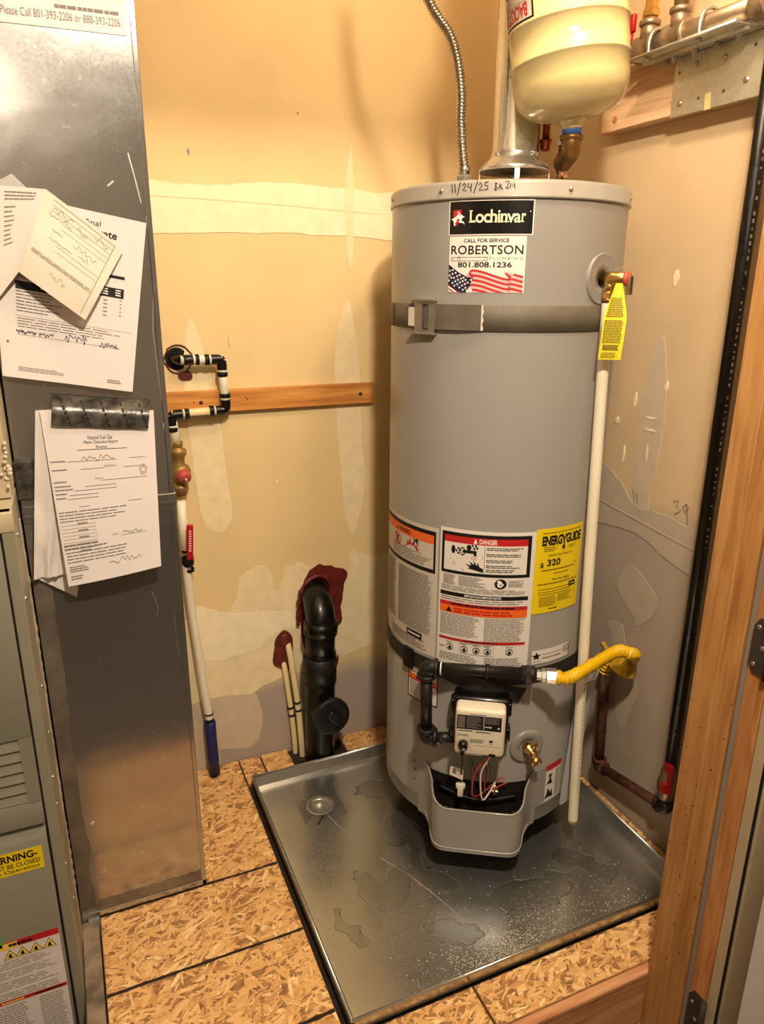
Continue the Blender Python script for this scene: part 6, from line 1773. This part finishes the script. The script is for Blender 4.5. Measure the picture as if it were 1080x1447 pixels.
# report stack
mp3 = quad_map((-0.052, 1.168), (-0.03, 1.168), (-0.022, 0.795), (-0.088, 0.843), YDU - 0.003, lambda u, v: 0.003)
mpB = quad_map((-0.050, 1.166), (0.10, 1.166), (0.013, 0.851), (-0.0920, 0.846), YDU - 0.006, lambda u, v: 0.010 + 0.004 * (1 - v) ** 1.5 + 0.010 * noise.noise(Vector((u * 9, v * 4, 0.4))) * (1 - v) + 0.005 * noise.noise(Vector((u * 22, v * 12, 3.4))) * (1 - v))
mpC = quad_map((-0.045, 1.15), (0.07, 1.15), (-0.0215, 0.7945), (-0.088, 0.845), YDU - 0.003, lambda u, v: 0.003 + 0.003 * (1 - v))
sheet('report_sheet', mpC, 'paper_back', 'blank paper corner hanging lowest behind the clearance report', group='papers on the duct')
sheet('report_sheet', mpB, 'paper_back', 'crumpled white sheet right behind the clearance report', group='papers on the duct', nu=24, nv=24)
mpA = quad_map((-0.043, 1.166), (0.153, 1.155), (0.139, 0.848), (-0.0330, 0.832), YDU - 0.018, lambda u, v: 0.003 + 0.022 * (1 - v) ** 1.25 + 0.005 * math.sin(PI * u) * (1 - v))
rep = sheet('report_sheet', mpA, 'paper', 'white typed clearance report hung under shiny black tape', group='papers on the duct')
pb = Print(mpA, 0.12)
pb.text('Natural Fuel Gas', 0.38, 0.835, 0.60, 0.858, K, 0.0008); pb.text('Meter Clearance Report', 0.34, 0.805, 0.65, 0.830, K, 0.0008); pb.text('Riverton', 0.445, 0.783, 0.545, 0.800, K, 0.0008)
pb.rect(0.27, 0.776, 0.73, 0.779, K, 0.0008)
for (x0_, z0_, x1_) in ((0.17, 0.712, 0.62), (0.74, 0.715, 0.90), (0.28, 0.666, 0.50), (0.68, 0.664, 0.88), (0.46, 0.594, 0.90), (0.30, 0.566, 0.60), (0.20, 0.545, 0.60), (0.15, 0.521, 0.42), (0.12, 0.50, 0.42), (0.22, 0.452, 0.32), (0.70, 0.455, 0.84)):
    pb.rect(x0_, z0_, x1_, z0_ + 0.003, 'ink_grey', 0.0008)
for z in (0.716, 0.668, 0.60, 0.575, 0.555, 0.532, 0.508):
    pb.lines(0.02, z - 0.004, 0.02 + random.uniform(0.08, 0.18), z + 0.008, 1, 'ink_grey', 0.0008, 0.6, 0)
pb.text('Subdivision', 0.50, 0.672, 0.62, 0.685, 'ink_grey', 0.0008); pb.text('Deposits', 0.40, 0.600, 0.48, 0.615, 'ink_grey', 0.0008)
scribble(0.30, 0.733, 0.30, 0.04, 12, 'ink_grey', 14)
pb.lines(0.02, 0.365, 0.70, 0.435, 4, 'ink_grey', 0.0008, 0.32, 0.25)
for k in range(9):
    pb.rect(0.02, 0.35 - k * 0.020, 0.36, 0.352 - k * 0.020, 'ink_grey', 0.0008)
    if k % 2 == 0:
        pb.lines(0.18, 0.353 - k * 0.02, 0.28, 0.364 - k * 0.02, 1, 'ink_grey', 0.0008, 0.7, 0)
pb.text('DATE', 0.515, 0.258, 0.565, 0.270, 'ink_grey', 0.0008); scribble(0.62, 0.262, 0.20, 0.022, 14, 'ink_grey', 15); pb.rect(0.60, 0.250, 0.86, 0.2525, 'ink_grey', 0.0008)
pb.lines(0.02, 0.205, 0.45, 0.245, 2, 'ink_grey', 0.0008, 0.4, 0.3); pb.lines(0.03, 0.125, 0.66, 0.20, 4, 'ink_grey', 0.0008, 0.34, 0.1)
scribble(0.45, 0.105, 0.34, 0.05, 16, 'ink_grey', 16); pb.lines(0.04, 0.075, 0.26, 0.115, 3, 'ink_grey', 0.0008, 0.5, 0.3); pb.lines(0.04, 0.03, 0.18, 0.06, 2, 'ink_grey', 0.0008, 0.5, 0.3)
pb.ring(0.87, 0.64, 0.030, 0.006, 'ink_soft', 0.0008, 0.035); pb.ring(0.87, 0.64, 0.018, 0.006, 'ink_soft', 0.0008, 0.022)
pb.build('lettering', rep)
tt = thing('foil_tape', (0.06, YDU - 0.025, 1.155), 'strip of shiny black printed tape across the top of the clearance report', 'tape')
mpT = quad_map((-0.019, 1.192), (0.149, 1.172), (0.139, 1.121), (-0.027, 1.139), YDU - 0.004, lambda u, v: 0.0225 * min(1.0, (1 - v) / 0.42) + 0.0035 * max(0.0, (0.58 - v)) + 0.0006 * math.sin(u * 13))
b = B(); b.grid(lambda u, v: mpT(u, v, 0.0004), 24, 6); b.grid(lambda u, v: mpT(u, v, 0.0), 24, 6); b.build('tape', 'foil_black_tape', tt, fix=False)
pb = Print(mpT, 0.1)
for x in (0.02, 0.22, 0.42, 0.62, 0.82):
    pb.poly([(x, 0.95), (x + 0.035, 0.95), (x + 0.155, 0.05), (x + 0.12, 0.05)], K, 0.0008)
    for k in range(5):
        c = x + 0.052 + 0.024 * k; v = 0.86 - 0.18 * k
        pb.poly([(c, v), (c + 0.022, v + 0.02), (c + 0.036, v - 0.10), (c + 0.014, v - 0.12)], K, 0.0009)
pb.build('tape_print', tt)

# ================================================================== FURNACE
fu = thing('furnace', (-0.35, 1.27, -0.19), 'olive grey furnace cabinet with louvered door at the photo edge', 'furnace')
FY = 1.272; FX0, FX1 = -0.66, -0.1005
b = B(); b.box(FX0, FX1, FY, YW - 0.006, -0.19, 1.026, 0, 0.002, 1); b.build('cabinet', 'furnace_side', fu)
b = B(); b.box(FX0 - 0.002, FX1 + 0.002, FY - 0.004, FY + 0.02, 0.995, 1.031, 0, 0.003, 2); b.box(FX0, FX1, FY - 0.002, FY + 0.10, 1.024, 1.031, 0, 0.002, 1); b.build('top_rail', 'coil_case', fu)
b = B(); b.box(FX1 - 0.018, FX1, FY - 0.003, FY, -0.19, 0.995, 0, 0.001, 1); b.build('front_flange', 'furnace_frame', fu)
b = B(); b.box(FX0, FX1 - 0.0185, FY - 0.0012, FY, -0.19, 0.995); b.build('door_gap', 'dark_gap', fu)
# upper door with louvers: panel built round the louver openings
LX0, LX1, LZ0, LZ1 = -0.45, -0.143, 0.486, 0.617
DXR = -0.1215
b = B()
yF, yB = FY - 0.012, FY - 0.0012
b.box(-0.64, DXR, yF, yB, LZ1, 0.985, 0, 0.0025, 2); b.box(-0.64, DXR, yF, yB, 0.4335, LZ0, 0, 0.0025, 2)
b.box(-0.64, LX0, yF, yB, LZ0 - 0.003, LZ1 + 0.003); b.box(LX1, DXR, yF, yB, LZ0 - 0.003, LZ1 + 0.003)
ud_ = b.build('upper_door', 'furnace_paint', fu)
nl = 6
for k in range(nl):
    z0_ = LZ0 + (LZ1 - LZ0) * k / nl; z1_ = LZ0 + (LZ1 - LZ0) * (k + 1) / nl
    bb = B(); bb.prism([(LX0, yF - 0.001, z0_ + 0.002), (LX0, yF + 0.004, z1_ - 0.001), (LX0, yF + 0.006, z1_ - 0.001), (LX0, yF + 0.002, z0_ + 0.001)], (LX1 - LX0, 0, 0)); bb.build('louver', 'furnace_paint', ud_)
b = B(); b.box(-0.64, DXR - 0.001, FY - 0.012, FY - 0.0012, -0.17, 0.404, 0, 0.0025, 2)
b.prism([(-0.64, FY - 0.012, 0.404), (-0.64, FY - 0.003, 0.426), (-0.64, FY - 0.0012, 0.426), (-0.64, FY - 0.0012, 0.404)], (0.64 + DXR - 0.001, 0, 0))
ld = b.build('lower_door', 'furnace_paint', fu)
mpf = lambda u, v, h: Vector((u, FY - 0.0122 - h, v))
pb = Print(mpf, 0.5); pb.rect(-0.27, 0.340, -0.1335, 0.390, 'sticker_yellow', 0.0003); lab = pb.build('warning_sticker', fu)
pb = Print(mpf, 0.5); pb.text('WARNING-', -0.235, 0.369, -0.142, 0.385, K, 0.0006, 0.03); pb.text('DOOR MUST BE CLOSED', -0.262, 0.3555, -0.139, 0.365, K, 0.0006, 0.01); pb.text('Panel is in Operation', -0.262, 0.3435, -0.141, 0.3525, K, 0.0006, 0.005); pb.build('lettering', lab)
pb = Print(mpf, 0.5); pb.rect(-0.40, -0.15, -0.1275, 0.193, 'paper', 0.0003); lab = pb.build('instruction_label', fu)
pb = Print(mpf, 0.5)
pb.rect(-0.40, 0.178, -0.1280, 0.193, 'ink_red', 0.0006); pb.rect(-0.235, 0.176, -0.20, 0.1905, 'ink_yellow', 0.0008); pb.lines(-0.215, 0.180, -0.175, 0.189, 1, K, 0.001, 0.7, 0)
for x in (-0.215, -0.194, -0.1705, -0.1465):
    pb.poly([(x - 0.0125, 0.152), (x + 0.0125, 0.152), (x, 0.1745)], 'ink_black', 0.0006); pb.poly([(x - 0.0105, 0.1532), (x + 0.0105, 0.1532), (x, 0.1725)], 'ink_yellow', 0.0008)
    pb.poly([(x - 0.004, 0.155), (x + 0.004, 0.155), (x + 0.002, 0.160), (x + 0.001, 0.166), (x - 0.002, 0.163)], 'ink_black', 0.0010)
for z0_, z1_, n_ in ((0.128, 0.148, 4), (0.105, 0.124, 4), (0.078, 0.100, 4), (0.056, 0.073, 3)):
    pb.lines(-0.38, z0_, -0.136, z1_, n_, 'ink_soft', 0.0006, 0.45, 0.12)
pb.rect(-0.40, 0.0455, -0.1285, 0.0545, 'ink_red', 0.0006); pb.lines(-0.245, 0.0475, -0.205, 0.0525, 1, 'ink_yellow', 0.0008, 0.8, 0); pb.lines(-0.185, 0.0475, -0.135, 0.0525, 1, K, 0.0008, 0.8, 0)
pb.lines(-0.28, -0.12, -0.195, 0.040, 26, 'ink_soft', 0.0006, 0.5, 0.15); pb.lines(-0.180, -0.12, -0.134, 0.040, 26, 'ink_soft', 0.0006, 0.5, 0.15)
pb.build('print', lab)
pb = Print(mpf, 0.5); pb.rect(-0.26, 0.183, -0.2255, 0.232, 'green_tape', 0.0008); pb.build('green_sticker', fu)
# side: mastic along the joint, screws
random.seed(51)
b = B(); b.tube([(FX1 + 0.001, 1.405 + 0.004 * math.sin(k * 1.7), -0.15 + k * 0.049) for k in range(24)], 0.006, 8, rfun=lambda L, t: 0.0022 + 0.0040 * abs(noise.noise(Vector((L * 40, 2, 1))))); b.build('mastic_bead', 'furnace_side', fu)
for z in (0.865, 0.66, 0.56, 0.50, 0.44, 0.30, 0.16, 0.97):
    bb = B(); bb.sphere((FX1, random.choice((1.30, 1.335, 1.36)), z), 0.005, 8, 0, (0.7, 1, 1)); bb.build('screw', 'screw_steel', fu)
for x in (-0.35, -0.22, -0.124):
    bb = B(); bb.lathe([(0.004, 0), (0.003, 0.002), (0.001, 0.0025)], (x, FY + 0.05, 1.031), (0, 0, 1), 8); bb.build('screw', 'burner_dark', fu)
cc_ = thing('coil_cabinet', (-0.35, 1.345, 1.031), 'beige sheet metal coil cabinet standing on top of the furnace', 'cabinet')
b = B(); b.box(-0.66, -0.1010, 1.345, YW - 0.006, 1.033, 2.42, 0, 0.002, 1); b.build('case', 'coil_case', cc_)
b = B()
for i in range(16):
    b.sphere((-0.103 + random.gauss(0, 0.004), 1.342 + random.gauss(0, 0.003), random.choice((random.uniform(1.035, 1.13), random.uniform(1.06, 1.10)))), random.uniform(0.0025, 0.005), 8)
b.build('mastic_lumps', 'mastic', cc_, kind='stuff')
b = B(); b.box(-0.0995, -0.066, 1.44, YDU - 0.0012, 1.0, 1.075, 0, 0.003, 1); b.build('tape_patch', 'foil_black_tape', duct)

bpy.context.view_layer.update()
